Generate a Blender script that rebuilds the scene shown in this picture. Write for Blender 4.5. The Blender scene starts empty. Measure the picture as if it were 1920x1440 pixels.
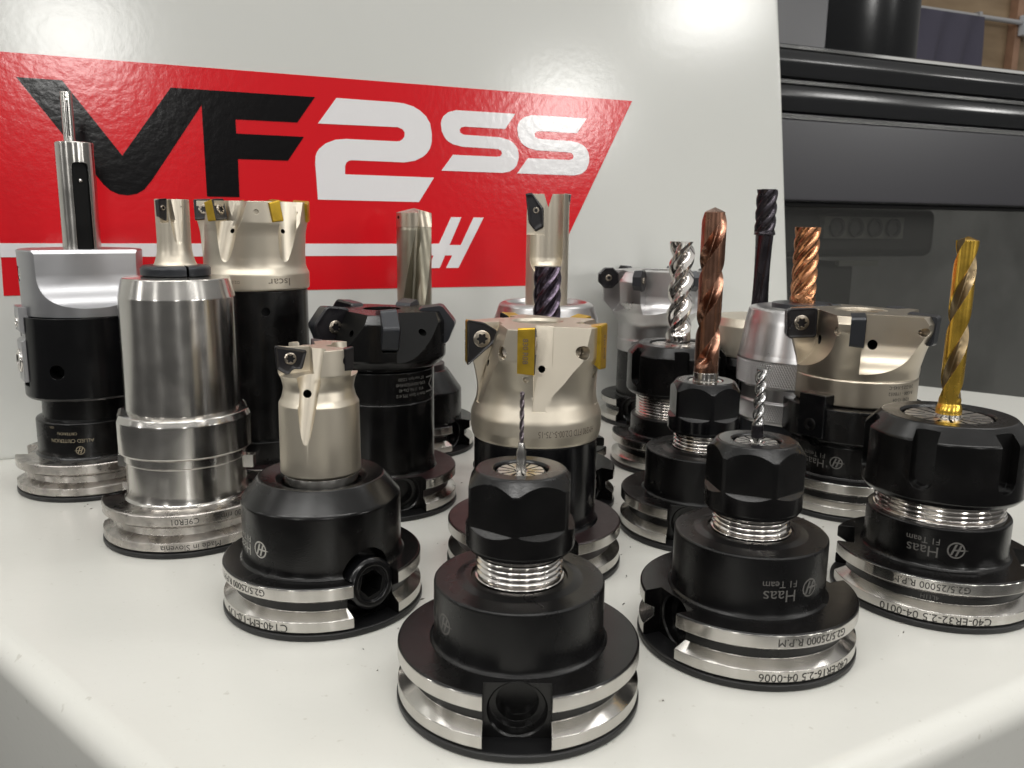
import bpy, bmesh, math, random
from mathutils import Matrix, Vector
random.seed(4)
sc = bpy.context.scene
COL = sc.collection
S = 0.001
R = math.radians
sin, cos, PI = math.sin, math.cos, math.pi

# ------------------------------------------------------------------ camera
cd = bpy.data.cameras.new("camera"); cam = bpy.data.objects.new("camera", cd); COL.objects.link(cam)
cam.matrix_world = Matrix.Translation((0, 0, 0.12402)) @ Matrix.Rotation(R(90 - 10.936), 4, 'X') @ Matrix.Rotation(R(0.779), 4, 'Z')
cd.sensor_width = 36; cd.lens = 30; cd.clip_start = 0.01; cd.clip_end = 100
cd.dof.use_dof = True; cd.dof.focus_distance = 0.29; cd.dof.aperture_fstop = 42
sc.camera = cam
# ------------------------------------------------------------------ world: dim even interior light, ceiling brighter than floor
w = bpy.data.worlds.new("World"); sc.world = w; w.use_nodes = True
nt = w.node_tree; nt.nodes.clear()
out = nt.nodes.new("ShaderNodeOutputWorld"); bg = nt.nodes.new("ShaderNodeBackground")
tc = nt.nodes.new("ShaderNodeTexCoord"); sx = nt.nodes.new("ShaderNodeSeparateXYZ"); rp = nt.nodes.new("ShaderNodeValToRGB")
mp = nt.nodes.new("ShaderNodeMapRange"); mp.inputs[1].default_value = -1; mp.inputs[2].default_value = 1
nt.links.new(tc.outputs["Generated"], sx.inputs[0]); nt.links.new(sx.outputs[2], mp.inputs[0]); nt.links.new(mp.outputs[0], rp.inputs[0])
e = rp.color_ramp.elements
e[0].position = 0.0; e[0].color = (.05, .049, .046, 1)
e[1].position = 1.0; e[1].color = (.55, .54, .52, 1)
for p, c in ((.42, .05), (.53, .085), (.68, .24)):
    k = e.new(p); k.color = (c, c * .985, c * .95, 1)
nt.links.new(rp.outputs[0], bg.inputs[0]); bg.inputs[1].default_value = 1.45
nt.links.new(bg.outputs[0], out.inputs[0])
# ------------------------------------------------------------------ ceiling lamps of the workshop, plus unseen far lamps added for steel streaks
def lamp(loc, target, sx_, sy_, power, color=(1, .985, .95)):
    l = bpy.data.lights.new("ceiling_or_added_lamp", 'AREA'); l.shape = 'RECTANGLE'; l.size = sx_; l.size_y = sy_; l.energy = power; l.color = color
    o = bpy.data.objects.new("ceiling_or_added_lamp", l); COL.objects.link(o); o.location = loc
    o.rotation_euler = (Vector(target) - Vector(loc)).to_track_quat('-Z', 'Y').to_euler()
    return o
lamp((3.86, -10.68, 2.25), (0, 0, .1), 1.0, .95, 80)
lamp((9.08, -7.21, 1.64), (.1, .2, .1), 1.0, .8, 75)
lamp((10.09, -5.56, 2.9), (.1, .2, .1), 1.2, .7, 75)
lamp((11.5, -3.3, 2.3), (.1, .3, .1), .9, .6, 75)
lamp((-9.5, -5.5, 2.6), (0, 0, .1), 1.0, .4, 75)  # unseen far lamp at the left, added to streak the steel
lamp((-4.6, -10.5, 2.6), (0, 0, .1), 1.0, .4, 85)  # likewise added for streaks, no source seen
lamp((-11.0, -1.0, 2.6), (0, 0, .1), 1.0, .4, 75)  # likewise added for streaks, no source seen
for x, y, pw in ((-2.1, -1.4, 24), (-.7, -1.5, 20), (.7, -1.5, 20), (2.1, -1.4, 22), (-1.6, .9, 9), (0, .4, 9), (1.6, .9, 9)):
    lamp((x, y, 2.3), (x, y, 0), 1.2, .3, pw)
sc.view_settings.view_transform = 'Standard'; sc.view_settings.look = 'None'; sc.view_settings.exposure = 0; sc.view_settings.gamma = 1
sc.cycles.use_denoising = True
sc.cycles.max_bounces = 8; sc.cycles.sample_clamp_indirect = 6; sc.cycles.caustics_reflective = True

# ------------------------------------------------------------------ materials
def newmat(name):
    m = bpy.data.materials.new(name); m.use_nodes = True
    return m, m.node_tree, m.node_tree.nodes["Principled BSDF"]
def mat(name, col, metal=0., rough=.4, aniso=0., bump=0., bscale=300., rvar=0., rscale=120., cvar=0., cscale=60., bevel=.00022, spec=.5, coat=0., stretch=(1, 1, 1), cvcol=None, bdist=.0002):
    m, t, b = newmat(name); N = t.nodes; L = t.links
    b.inputs["Base Color"].default_value = (*col, 1); b.inputs["Metallic"].default_value = metal; b.inputs["Roughness"].default_value = rough
    b.inputs["Specular IOR Level"].default_value = spec; b.inputs["Coat Weight"].default_value = coat; b.inputs["Coat Roughness"].default_value = .08
    tc = N.new("ShaderNodeTexCoord"); mpn = N.new("ShaderNodeMapping"); mpn.inputs["Scale"].default_value = stretch
    L.new(tc.outputs["Object"], mpn.inputs[0])
    nrm = None
    if bevel:
        bv = N.new("ShaderNodeBevel"); bv.samples = 3; bv.inputs[0].default_value = bevel; nrm = bv.outputs[0]
    if bump:
        nz = N.new("ShaderNodeTexNoise"); nz.inputs["Scale"].default_value = bscale; nz.inputs["Detail"].default_value = 3
        L.new(mpn.outputs[0], nz.inputs["Vector"])
        bp = N.new("ShaderNodeBump"); bp.inputs["Strength"].default_value = bump; bp.inputs["Distance"].default_value = bdist
        L.new(nz.outputs[0], bp.inputs["Height"])
        if nrm: L.new(nrm, bp.inputs["Normal"])
        nrm = bp.outputs[0]
    if nrm: L.new(nrm, b.inputs["Normal"])
    if rvar:
        nz = N.new("ShaderNodeTexNoise"); nz.inputs["Scale"].default_value = rscale; nz.inputs["Detail"].default_value = 5
        L.new(mpn.outputs[0], nz.inputs["Vector"])
        mr = N.new("ShaderNodeMapRange"); mr.inputs[1].default_value = .3; mr.inputs[2].default_value = .7
        mr.inputs[3].default_value = max(.03, rough - rvar); mr.inputs[4].default_value = rough + rvar
        L.new(nz.outputs[0], mr.inputs[0]); L.new(mr.outputs[0], b.inputs["Roughness"])
    if cvar:
        nz = N.new("ShaderNodeTexNoise"); nz.inputs["Scale"].default_value = cscale; nz.inputs["Detail"].default_value = 6
        L.new(mpn.outputs[0], nz.inputs["Vector"])
        mx = N.new("ShaderNodeMix"); mx.data_type = 'RGBA'
        c2 = cvcol or tuple(c * (1 - cvar) for c in col)
        mx.inputs[6].default_value = (*col, 1); mx.inputs[7].default_value = (*c2, 1)
        mr = N.new("ShaderNodeMapRange"); mr.inputs[1].default_value = .42; mr.inputs[2].default_value = .68
        L.new(nz.outputs[0], mr.inputs[0]); L.new(mr.outputs[0], mx.inputs[0]); L.new(mx.outputs[2], b.inputs["Base Color"])
    if aniso:
        b.inputs["Anisotropic"].default_value = aniso; b.inputs["Anisotropic Rotation"].default_value = .25
        tn = N.new("ShaderNodeTangent"); tn.direction_type = 'RADIAL'; tn.axis = 'Z'; L.new(tn.outputs[0], b.inputs["Tangent"])
    return m
M = {}
M['black'] = mat("black_oxide_steel", (.0028, .0027, .0028), 0., .23, bump=.12, bscale=2500, rvar=.07, rscale=90, spec=.42, cvar=.5, cscale=45, cvcol=(.005, .0045, .0044))
M['blackm'] = mat("matte_black_oxide", (.004, .0038, .004), 0., .30, bump=.15, bscale=2500, rvar=.08, rscale=70, spec=.40)
M['blackg'] = mat("polished_black_oxide", (.003, .003, .0035), 0., .2, rvar=.06, rscale=60, spec=.45)
M['brown'] = mat("brownish_black_oxide", (.014, .006, .0065), 0., .36, bump=.12, bscale=2500, rvar=.06, spec=.5)
M['steel'] = mat("ground_steel", (.58, .56, .53), 1., .2, aniso=.85, rvar=.04, rscale=160, stretch=(1, 1, .15), cvar=.07, cscale=220)
M['steelt'] = mat("turned_steel", (.58, .56, .53), 1., .2, aniso=.65, rvar=.04, rscale=100, cvar=.08, cscale=120)
M['steelw'] = mat("worn_steel", (.50, .47, .44), 1., .30, aniso=.5, bump=.12, bscale=700, rvar=.12, rscale=120, cvar=.45, cscale=170)
M['chrome'] = mat("bright_thread_steel", (.72, .69, .66), 1., .13, rvar=.04, bevel=.0001)
M['nickel'] = mat("nickel_plated_steel", (.65, .59, .49), 1., .42, bump=.03, bscale=2500, rvar=.03, rscale=60, cvar=.06, cscale=40)
M['bronze'] = mat("satin_bronze_nickel", (.58, .515, .42), 1., .33, bump=.02, bscale=2500, rvar=.03, rscale=60, cvar=.06, cscale=40)
M['silver'] = mat("satin_silver", (.52, .51, .51), 1., .3, bump=.02, bscale=2500, rvar=.03, rscale=60)
M['alu'] = mat("anodised_aluminium", (.45, .45, .465), 1., .36, bump=.08, bscale=2500, rvar=.04, rscale=80)
M['glint'] = mat("glint_strip_metal", (.85, .85, .83), 1., .22, bevel=0)  # bright metal standing in for reflected glints on the door rails
M['gold'] = mat("gold_coated_carbide", (.62, .40, .045), .85, .36, rvar=.06, cvar=.2, cscale=260)
M['goldd'] = mat("gold_coated_drill", (.98, .62, .10), 1., .26, rvar=.05, cvar=.2, cscale=300, bevel=.0001)
M['flutegrey'] = mat("bare_ground_flute", (.34, .255, .15), 1., .33, rvar=.08, bevel=.0001)
M['insert'] = mat("black_carbide", (.008, .007, .009), .1, .32, rvar=.06, spec=.6)
M['insertg'] = mat("grey_carbide", (.030, .032, .037), .3, .33, rvar=.06)
M['screw'] = mat("screw_steel", (.42, .37, .31), 1., .3, rvar=.06, bevel=.00012)
M['copper'] = mat("copper_coated_carbide", (.52, .25, .13), 1., .27, rvar=.08, cvar=.3, cscale=300, bevel=.0001)
M['bronzed'] = mat("brown_coated_drill", (.36, .19, .13), 1., .26, rvar=.06, cvar=.25, cscale=260, bevel=.0001)
M['violet'] = mat("violet_black_coating", (.05, .045, .052), .9, .26, rvar=.08, bevel=.0001)
M['carbide'] = mat("bare_carbide", (.58, .57, .55), 1., .17, rvar=.05, bevel=.0001)
M['carbidegrey'] = mat("grey_carbide_tool", (.36, .355, .35), 1., .2, rvar=.05, bevel=.0001)
M['mauve'] = mat("mauve_coating", (.24, .205, .225), 1., .28, bevel=.0001)
M['plum'] = mat("plum_black_coating", (.085, .068, .092), .95, .26, bevel=.0001)
M['olive'] = mat("olive_nickel", (.34, .315, .25), 1., .38, rvar=.06, cvar=.15)
M['colletsteel'] = mat("collet_steel", (.74, .72, .69), 1., .3, rvar=.06, bevel=.0001)
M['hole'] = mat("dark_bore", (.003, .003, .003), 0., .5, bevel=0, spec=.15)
M['inklight'] = mat("laser_mark_pale", (.33, .32, .29), 0., .5, bevel=0)
M['inkdim'] = mat("laser_mark_dim", (.10, .095, .088), 0., .5, bevel=0)
M['inktan'] = mat("laser_mark_tan", (.26, .22, .15), 0., .5, bevel=0)
M['inkdark'] = mat("laser_mark_dark", (.03, .028, .025), 0., .5, bevel=0)
M['inkmid'] = mat("laser_mark_brown", (.15, .12, .09), .3, .5, bevel=0)
M['rubber'] = mat("black_base", (.0045, .0045, .005), 0., .40, rvar=.05)
M['doorgrey'] = mat("dark_grey_paint", (.020, .0205, .022), 0., .16, bump=.06, bscale=300, bevel=.0012, bdist=.0003)
M['columngrey'] = mat("dark_column_paint", (.012, .0125, .0135), 0., .16, bump=.05, bscale=120, bdist=.0006, bevel=.0012, spec=.35)
M['doorflat'] = mat("slate_grey_paint", (.036, .035, .041), 0., .28, bevel=.0012)
M['red'] = mat("red_vinyl", (.66, .009, .016), 0., .15, bump=.5, bscale=240, bevel=0, bdist=.00014, spec=.5)
M['whitev'] = mat("white_vinyl", (.80, .79, .80), 0., .15, bump=.5, bscale=240, bevel=0, bdist=.00014)
M['blackv'] = mat("black_vinyl", (.005, .0045, .005), 0., .15, bump=.5, bscale=240, bevel=0, bdist=.00014, spec=.3)
M['panel'] = mat("cream_machine_paint", (.645, .65, .62), 0., .15, bump=.09, bscale=220, bevel=.002, bdist=.00035, cvar=.03, cscale=6)
M['cloth'] = mat("slate_blue_cloth", (.075, .07, .10), 0., .9, bump=.3, bscale=900, bevel=0)
M['conduit'] = mat("grey_conduit", (.42, .42, .43), .2, .45)
M['pink'] = mat("pale_pine_stud", (.38, .22, .14), 0., .7, cvar=.2, cscale=20)
M['boxwhite'] = mat("pale_plastic", (.66, .70, .76), 0., .4)
M['chip'] = mat("metal_chip", (.17, .16, .14), .6, .4, bevel=0)

def paint_table():
    m, t, b = newmat("cream_table_paint"); N = t.nodes; L = t.links
    tc = N.new("ShaderNodeTexCoord")
    def noise(s, d=4):
        n = N.new("ShaderNodeTexNoise"); n.inputs["Scale"].default_value = s; n.inputs["Detail"].default_value = d; L.new(tc.outputs["Object"], n.inputs[0]); return n
    def mix(a, bcol, fac):
        x = N.new("ShaderNodeMix"); x.data_type = 'RGBA'
        if hasattr(a, 'node'): L.new(a, x.inputs[6])
        else: x.inputs[6].default_value = (*a, 1)
        x.inputs[7].default_value = (*bcol, 1); L.new(fac, x.inputs[0]); return x.outputs[2]
    def rng(n, a, c, lo=0, hi=1):
        r = N.new("ShaderNodeMapRange"); r.inputs[1].default_value = a; r.inputs[2].default_value = c; r.inputs[3].default_value = lo; r.inputs[4].default_value = hi
        L.new(n.outputs[0], r.inputs[0]); return r.outputs[0]
    c = mix((.655, .65, .61), (.58, .575, .535), rng(noise(7, 2), .3, .75))
    c = mix(c, (.42, .40, .35), rng(noise(260, 2), .70, .76, 0, .5))
    c = mix(c, (.52, .50, .45), rng(noise(900, 2), .68, .75, 0, .4))
    L.new(c, b.inputs["Base Color"])
    L.new(rng(noise(14, 2), .3, .75, .20, .28), b.inputs["Roughness"])
    bv = N.new("ShaderNodeBevel"); bv.samples = 3; bv.inputs[0].default_value = .0015
    bp = N.new("ShaderNodeBump"); bp.inputs["Strength"].default_value = .14; bp.inputs["Distance"].default_value = .0003
    L.new(noise(300, 2).outputs[0], bp.inputs["Height"]); L.new(bv.outputs[0], bp.inputs["Normal"]); L.new(bp.outputs[0], b.inputs["Normal"])
    return m
M['table'] = paint_table()
def wood():
    m, t, b = newmat("plywood"); N = t.nodes; L = t.links
    tc = N.new("ShaderNodeTexCoord"); mpn = N.new("ShaderNodeMapping"); mpn.inputs["Scale"].default_value = (1, 1, 4); L.new(tc.outputs["Object"], mpn.inputs[0])
    n = N.new("ShaderNodeTexNoise"); n.inputs["Scale"].default_value = 3; n.inputs["Detail"].default_value = 8; L.new(mpn.outputs[0], n.inputs[0])
    r = N.new("ShaderNodeValToRGB"); r.color_ramp.elements[0].color = (.20, .135, .075, 1); r.color_ramp.elements[1].color = (.36, .26, .16, 1)
    r.color_ramp.elements[0].position = .3; r.color_ramp.elements[1].position = .7
    L.new(n.outputs[0], r.inputs[0]); L.new(r.outputs[0], b.inputs["Base Color"]); b.inputs["Roughness"].default_value = .75
    return m
M['wood'] = wood()
def glassmat():
    m = bpy.data.materials.new("tinted_window"); m.use_nodes = True; t = m.node_tree; N = t.nodes; L = t.links; N.clear()
    o = N.new("ShaderNodeOutputMaterial"); mx = N.new("ShaderNodeMixShader"); tr = N.new("ShaderNodeBsdfTransparent"); gl = N.new("ShaderNodeBsdfGlossy"); fr = N.new("ShaderNodeFresnel")
    tr.inputs[0].default_value = (.80, .80, .785, 1); gl.inputs["Roughness"].default_value = .04; gl.inputs[0].default_value = (1, 1, 1, 1); fr.inputs[0].default_value = 1.5
    df = N.new("ShaderNodeBsdfDiffuse"); df.inputs[0].default_value = (.34, .34, .33, 1); m2 = N.new("ShaderNodeMixShader"); m2.inputs[0].default_value = .06
    L.new(tr.outputs[0], m2.inputs[1]); L.new(df.outputs[0], m2.inputs[2])
    ge = N.new("ShaderNodeNewGeometry"); mu = N.new("ShaderNodeMath"); mu.operation = 'SUBTRACT'; mu.use_clamp = True; L.new(fr.outputs[0], mu.inputs[0]); L.new(ge.outputs["Backfacing"], mu.inputs[1])
    L.new(mu.outputs[0], mx.inputs[0]); L.new(m2.outputs[0], mx.inputs[1]); L.new(gl.outputs[0], mx.inputs[2]); L.new(mx.outputs[0], o.inputs[0])
    return m
M['glass'] = glassmat()
M['enclosure'] = mat("enclosure_grey", (.22, .22, .215), 0., .6, cvar=.5, cscale=9, bevel=0)
M['reflmid'] = mat("reflection_mid", (.13, .13, .115), 0., .6, bevel=0)
M['refldark'] = mat("reflection_dark", (.02, .02, .018), 0., .6, bevel=0)

# ------------------------------------------------------------------ mesh helpers (millimetres, scaled to metres at the end)
class G:
    """vertex / face / material lists for one mesh"""
    def __init__(s): s.v = []; s.f = []; s.m = []
    def add(s, vs, fs, mi=0, mx=None):
        b = len(s.v)
        s.v += [tuple(mx @ Vector(p)) for p in vs] if mx else [tuple(p) for p in vs]
        for k, f in enumerate(fs):
            s.f.append([b + i for i in f]); s.m.append(mi[k] if isinstance(mi, (list, tuple)) else mi)
        return s
    def join(s, g, mx=None):
        return s.add(g.v, g.f, g.m, mx)
def fr(phi, z=0, r=0):
    """frame at view angle phi: local x = radial, y = tangential (counter-clockwise), z = up"""
    a = R(phi)
    m = Matrix(((sin(a), cos(a), 0, 0), (-cos(a), sin(a), 0, 0), (0, 0, 1, 0), (0, 0, 0, 1)))
    return m @ Matrix.Translation((r, 0, z))
def rounded(pts, seg=3):
    """[(r,z,bevel,mat)] -> profile with rounded corners"""
    o = []
    for i, p in enumerate(pts):
        b = p[2] if len(p) > 2 else 0; m = p[3] if len(p) > 3 else 0
        if b and 0 < i < len(pts) - 1:
            P = Vector(p[:2]); A = Vector(pts[i - 1][:2]); B = Vector(pts[i + 1][:2])
            da = (A - P); db = (B - P); bb = min(b, da.length * .45, db.length * .45)
            a = P + da.normalized() * bb; c = P + db.normalized() * bb
            pm = pts[i - 1][3] if len(pts[i - 1]) > 3 else 0
            for k in range(seg + 1):
                t = k / seg; q = a * (1 - t) ** 2 + P * 2 * t * (1 - t) + c * t * t
                o.append((q.x, q.y, pm if k < seg / 2 else m))
        else: o.append((p[0], p[1], m))
    return o
def lathe(pts, n=96, seg=3, mx=None, loop=False):
    pr = rounded(pts, seg); g = G(); ids = []; V = []
    for r, z, m in pr:
        if r < 1e-6: V.append((0, 0, z)); ids.append([len(V) - 1])
        else:
            b = len(V); V += [(r * cos(2 * PI * k / n), r * sin(2 * PI * k / n), z) for k in range(n)]; ids.append(list(range(b, b + n)))
    F = []; MI = []
    rng = range(len(pr)) if loop else range(len(pr) - 1)
    for i in rng:
        A = ids[i]; B = ids[(i + 1) % len(pr)]; m = pr[i][2]
        if len(A) == 1 and len(B) == 1: continue
        for k in range(n):
            k2 = (k + 1) % n
            if len(A) == 1: F.append((A[0], B[k2], B[k]))
            elif len(B) == 1: F.append((A[k], A[k2], B[0]))
            else: F.append((A[k], A[k2], B[k2], B[k]))
            MI.append(m)
    return g.add(V, F, MI, mx)
def prism(poly, z0, z1, mx=None, mi=0, top=None, bot=None):
    """poly in xy (ccw), extruded along z; top/bot material indices"""
    a = sum(poly[i][0] * poly[(i + 1) % len(poly)][1] - poly[(i + 1) % len(poly)][0] * poly[i][1] for i in range(len(poly)))
    if a < 0: poly = poly[::-1]
    n = len(poly); V = [(x, y, z0) for x, y in poly] + [(x, y, z1) for x, y in poly]
    F = [tuple(range(n))[::-1], tuple(range(n, 2 * n))] + [(i, (i + 1) % n, n + (i + 1) % n, n + i) for i in range(n)]
    return G().add(V, F, [mi if bot is None else bot, mi if top is None else top] + [mi] * n, mx)
def boxg(x0, x1, y0, y1, z0, z1, mx=None, mi=0): return prism([(x0, y0), (x1, y0), (x1, y1), (x0, y1)], z0, z1, mx, mi)
XZ = Matrix(((1, 0, 0, 0), (0, 0, -1, 0), (0, 1, 0, 0), (0, 0, 0, 1)))   # polygon (x,z) extruded along -y
def prism_xz(poly, y0, y1, mx=None, mi=0, front=None):
    m = (mx or Matrix()) @ XZ
    return prism(poly, -y1, -y0, m, mi, bot=front)
XR = Matrix(((0, 0, 1, 0), (1, 0, 0, 0), (0, 1, 0, 0), (0, 0, 0, 1)))    # lathe axis -> radial x
def hull(pts, mx=None, mi=0):
    bm = bmesh.new()
    for p in pts: bm.verts.new(p)
    r = bmesh.ops.convex_hull(bm, input=bm.verts)
    for v in [v for v in bm.verts if not v.link_faces]: bm.verts.remove(v)
    bm.verts.index_update(); g = G().add([v.co[:] for v in bm.verts], [[v.index for v in f.verts] for f in bm.faces], mi, mx); bm.free(); return g
def tomesh(name, g, mats, clean=False):
    me = bpy.data.meshes.new(name); me.from_pydata(g.v, [], g.f)
    for m in mats: me.materials.append(M[m])
    me.polygons.foreach_set("material_index", g.m); me.update()
    return me
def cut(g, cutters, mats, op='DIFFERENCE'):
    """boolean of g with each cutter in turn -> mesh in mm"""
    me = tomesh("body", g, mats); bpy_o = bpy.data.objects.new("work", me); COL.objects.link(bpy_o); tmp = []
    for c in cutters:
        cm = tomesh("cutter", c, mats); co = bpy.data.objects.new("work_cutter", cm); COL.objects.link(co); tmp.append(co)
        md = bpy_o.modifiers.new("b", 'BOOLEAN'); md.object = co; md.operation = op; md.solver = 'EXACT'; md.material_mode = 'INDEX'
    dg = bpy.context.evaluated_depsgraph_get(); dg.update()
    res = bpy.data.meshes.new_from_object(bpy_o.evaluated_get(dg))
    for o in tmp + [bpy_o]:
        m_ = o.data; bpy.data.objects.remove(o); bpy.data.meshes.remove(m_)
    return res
def weighted(o):
    md = o.modifiers.new("weighted_normals", 'WEIGHTED_NORMAL'); md.keep_sharp = True; md.weight = 60
def part(name, g, mats, parent, mx=None, smooth=30, label=None):
    if isinstance(mats, str): mats = [mats]
    me = tomesh(name, g, mats) if isinstance(g, G) else g
    me.name = name
    if mx: me.transform(mx)
    me.transform(Matrix.Scale(S, 4))
    me.polygons.foreach_set("use_smooth", [bool(smooth)] * len(me.polygons))
    if smooth: me.set_sharp_from_angle(angle=R(smooth))
    o = bpy.data.objects.new(name, me); COL.objects.link(o)
    if smooth and smooth != 31: weighted(o)
    if parent: o.parent = parent
    if label: o['label'] = label
    return o
def thing(name, label, cat, x, y, group=None, rz=None):
    o = bpy.data.objects.new(name, None); COL.objects.link(o); o.location = (x, y, 0); o.empty_display_size = .02
    o.rotation_euler = (0, 0, math.atan2(-y, -x) + PI / 2 if rz is None else rz)
    o['label'] = label; o['category'] = cat
    if group: o['group'] = group
    return o

# ------------------------------------------------------------------ writing wrapped round a cylinder
def text_geo(s, size):
    c = bpy.data.curves.new("text", 'FONT'); c.body = s; c.size = size; c.align_x = 'CENTER'; c.align_y = 'CENTER'; c.resolution_u = 3
    o = bpy.data.objects.new("text", c); COL.objects.link(o)
    dg = bpy.context.evaluated_depsgraph_get(); me = bpy.data.meshes.new_from_object(o.evaluated_get(dg))
    g = G().add([v.co[:] for v in me.vertices], [list(p.vertices) for p in me.polygons])
    bpy.data.objects.remove(o); bpy.data.curves.remove(c); bpy.data.meshes.remove(me); return g
def subdiv(g, ml):
    bm = bmesh.new(); vs = [bm.verts.new(p) for p in g.v]
    for f in g.f:
        try: bm.faces.new([vs[i] for i in f])
        except ValueError: pass
    for _ in range(3):
        ed = [e for e in bm.edges if e.calc_length() > ml]
        if not ed: break
        bmesh.ops.subdivide_edges(bm, edges=ed, cuts=1)
    bmesh.ops.triangulate(bm, faces=bm.faces)
    bm.verts.index_update(); o = G().add([v.co[:] for v in bm.verts], [[v.index for v in f.verts] for f in bm.faces]); bm.free(); return o
def wrap(g, r, z, phi, turn=180, off=.06, sxx=1):
    t = R(turn); o = G(); vs = []
    for x, y, _ in g.v:
        x *= sxx; X = x * cos(t) - y * sin(t); Y = x * sin(t) + y * cos(t); a = R(phi) + X / r
        vs.append(((r + off) * sin(a), -(r + off) * cos(a), z + Y))
    return o.add(vs, g.f, 0)
def writing(s, size, r, z, phi, ink, parent, turn=180, sxx=1., name="engraved_text"):
    g = subdiv(text_geo(s, size), 1.6)
    return part(name, wrap(g, r, z, phi, turn, sxx=sxx), ink, parent, smooth=0)
def emblem_geo(rad):
    g = G(); n = 40; a, b = rad, rad * .82
    for k in range(n):
        t0, t1 = 2 * PI * k / n, 2 * PI * (k + 1) / n
        g.add([(a * cos(t0), a * sin(t0), 0), (a * cos(t1), a * sin(t1), 0), (b * cos(t1), b * sin(t1), 0), (b * cos(t0), b * sin(t0), 0)], [(0, 1, 2, 3)])
    q = rad * .13
    def bar(p, e):
        (x0, y0), (x1, y1) = p, e; n = 4
        for k in range(n):
            xa, ya, xb, yb = x0 + (x1 - x0) * k / n, y0 + (y1 - y0) * k / n, x0 + (x1 - x0) * (k + 1) / n, y0 + (y1 - y0) * (k + 1) / n
            g.add([(xa - q, ya, 0), (xa + q, ya, 0), (xb + q, yb, 0), (xb - q, yb, 0)], [(0, 1, 2, 3)])
    u = rad
    bar((-.52 * u, -.62 * u), (-.02 * u, .72 * u)); bar((.02 * u, -.72 * u), (.52 * u, .62 * u))
    for k in range(6):
        xa = -1.32 * u + k * .27 * u; xb = xa + .27 * u; q1 = rad * .1 * min(1, .1 + k * .45); q2 = rad * .1 * min(1, .1 + (k + 1) * .45)
        g.add([(xa, -.02 * u - q1, 0), (xb, -.02 * u - q2, 0), (xb, -.02 * u + q2, 0), (xa, -.02 * u + q1, 0)], [(0, 1, 2, 3)])
    return g
def emblem(rad, r, z, phi, ink, parent, turn=180):
    return part("emblem", wrap(emblem_geo(rad), r, z, phi, turn), ink, parent, smooth=0)

# ------------------------------------------------------------------ shared pieces of the holders
def flange(parent, slot, allsteel=False, slot2=True, worn=False, hole=True):
    part("base_ring", lathe([(0, 0), (31.6, 0, .5), (32.1, .5, .3), (32.1, 2.0, .3), (31.2, 2.35), (0, 2.35)]), 'rubber', parent)
    st = 1; bk = 1 if allsteel else 0
    rt = (27.8, 28.2)
    prof = [(0, 2.4, 0, bk), (31.2, 2.4, .2, st), (31.75, 2.9, .2, st), (31.75, 6.0, .15, st), (28.3, 8.0, .1, bk), (28.3, 10.6, .1, st), (31.75, 12.6, .15, st), (31.75, 16.2, .5, bk), (31.3, 16.6, .2, bk), (0, 16.6, 0, bk)]
    cs = []
    for a in (slot, slot + 180):
        cs.append(boxg(24.9, 40, -8.15, 8.15, 1.0, 30, fr(a), 2 if not allsteel else 1))
        if hole and a == slot:
            h = lathe([(0, -6.5, 0, 2), (5.2, -6.5, 0, 2), (5.2, -3.6, 0, 2), (6.9, -3.4, 0, 2), (6.9, -.5, 0, 2), (7.4, .1, 0, 2), (7.4, 2, 0, 2), (0, 2, 0, 2)], 40, mx=fr(a, 9.6, 24.9) @ XR)
            cs.append(h)
    ms = ['brown' if worn == 'brown' else 'black', 'steelw' if worn is True else 'steel', 'black']
    return part("flange", cut(lathe(prof, 128), cs, ms), ms, parent)
def thread(parent, r, z0, z1, pitch=1.5, depth=.75):
    pts = [(0, z0 - .5), (r + .35, z0 - .5, .15), (r + .35, z0 + .8, .2)]
    n = int((z1 - z0 - .8) / pitch)
    for k in range(n):
        z = z0 + .9 + k * pitch
        pts += [(r - depth, z + .2), (r - depth, z + .35), (r - .08, z + .75), (r, z + pitch * .6), (r - .08, z + pitch * .8)]
    pts += [(r - depth, z1), (0, z1)]
    return part("thread", lathe(pts, 80), 'chrome', parent, smooth=40)
def collet(parent, r, z, hole, slots, width=.5, mats=('steelt',)):
    r -= .35
    g = lathe([(0, z - 6), (r - 1, z - 6), (r, z - .6, .2), (r - .5, z, .1), (hole + .6, z - .15), (hole + .1, z - .6), (0, z - .6)], 72)
    cs = G()
    for k in range(slots):
        L = r + 1 if k % 2 == 0 else r * .97
        a = 360 / slots * k + 7
        cs.join(boxg(hole + (.05 if k % 2 == 0 else r * .25), L, -width / 2, width / 2, z - 3.5, z + 2, fr(a), 1))
    return part("collet", cut(g, [cs], ['colletsteel', 'hole']), ['colletsteel', 'hole'], parent)
def er16_nut(parent, phi, z0, zt, black='black'):
    """hexagon collet nut with round collar; corner of the hexagon at view angle phi"""
    g = lathe([(0, z0), (11.6, z0, .2), (13.3, z0, .2), (14.1, z0 + 1.2, .3), (14.1, zt - 3.6, .3), (11.6, zt - .25, .5), (11.0, zt, .3), (7.2, zt, .3), (6.85, zt - .6), (6.85, zt - 4), (0, zt - 4)], 120)
    cs = []
    for k in range(6):
        a = phi + 30 + 60 * k
        cs.append(prism_xz([(12.55, z0 + 7.2), (16, z0 + 4.6), (16, zt + 3), (12.55, zt + 3)], -12, 12, fr(a)))
    return part("collet_nut", cut(g, cs, [black]), black, parent, smooth=26)
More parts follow.
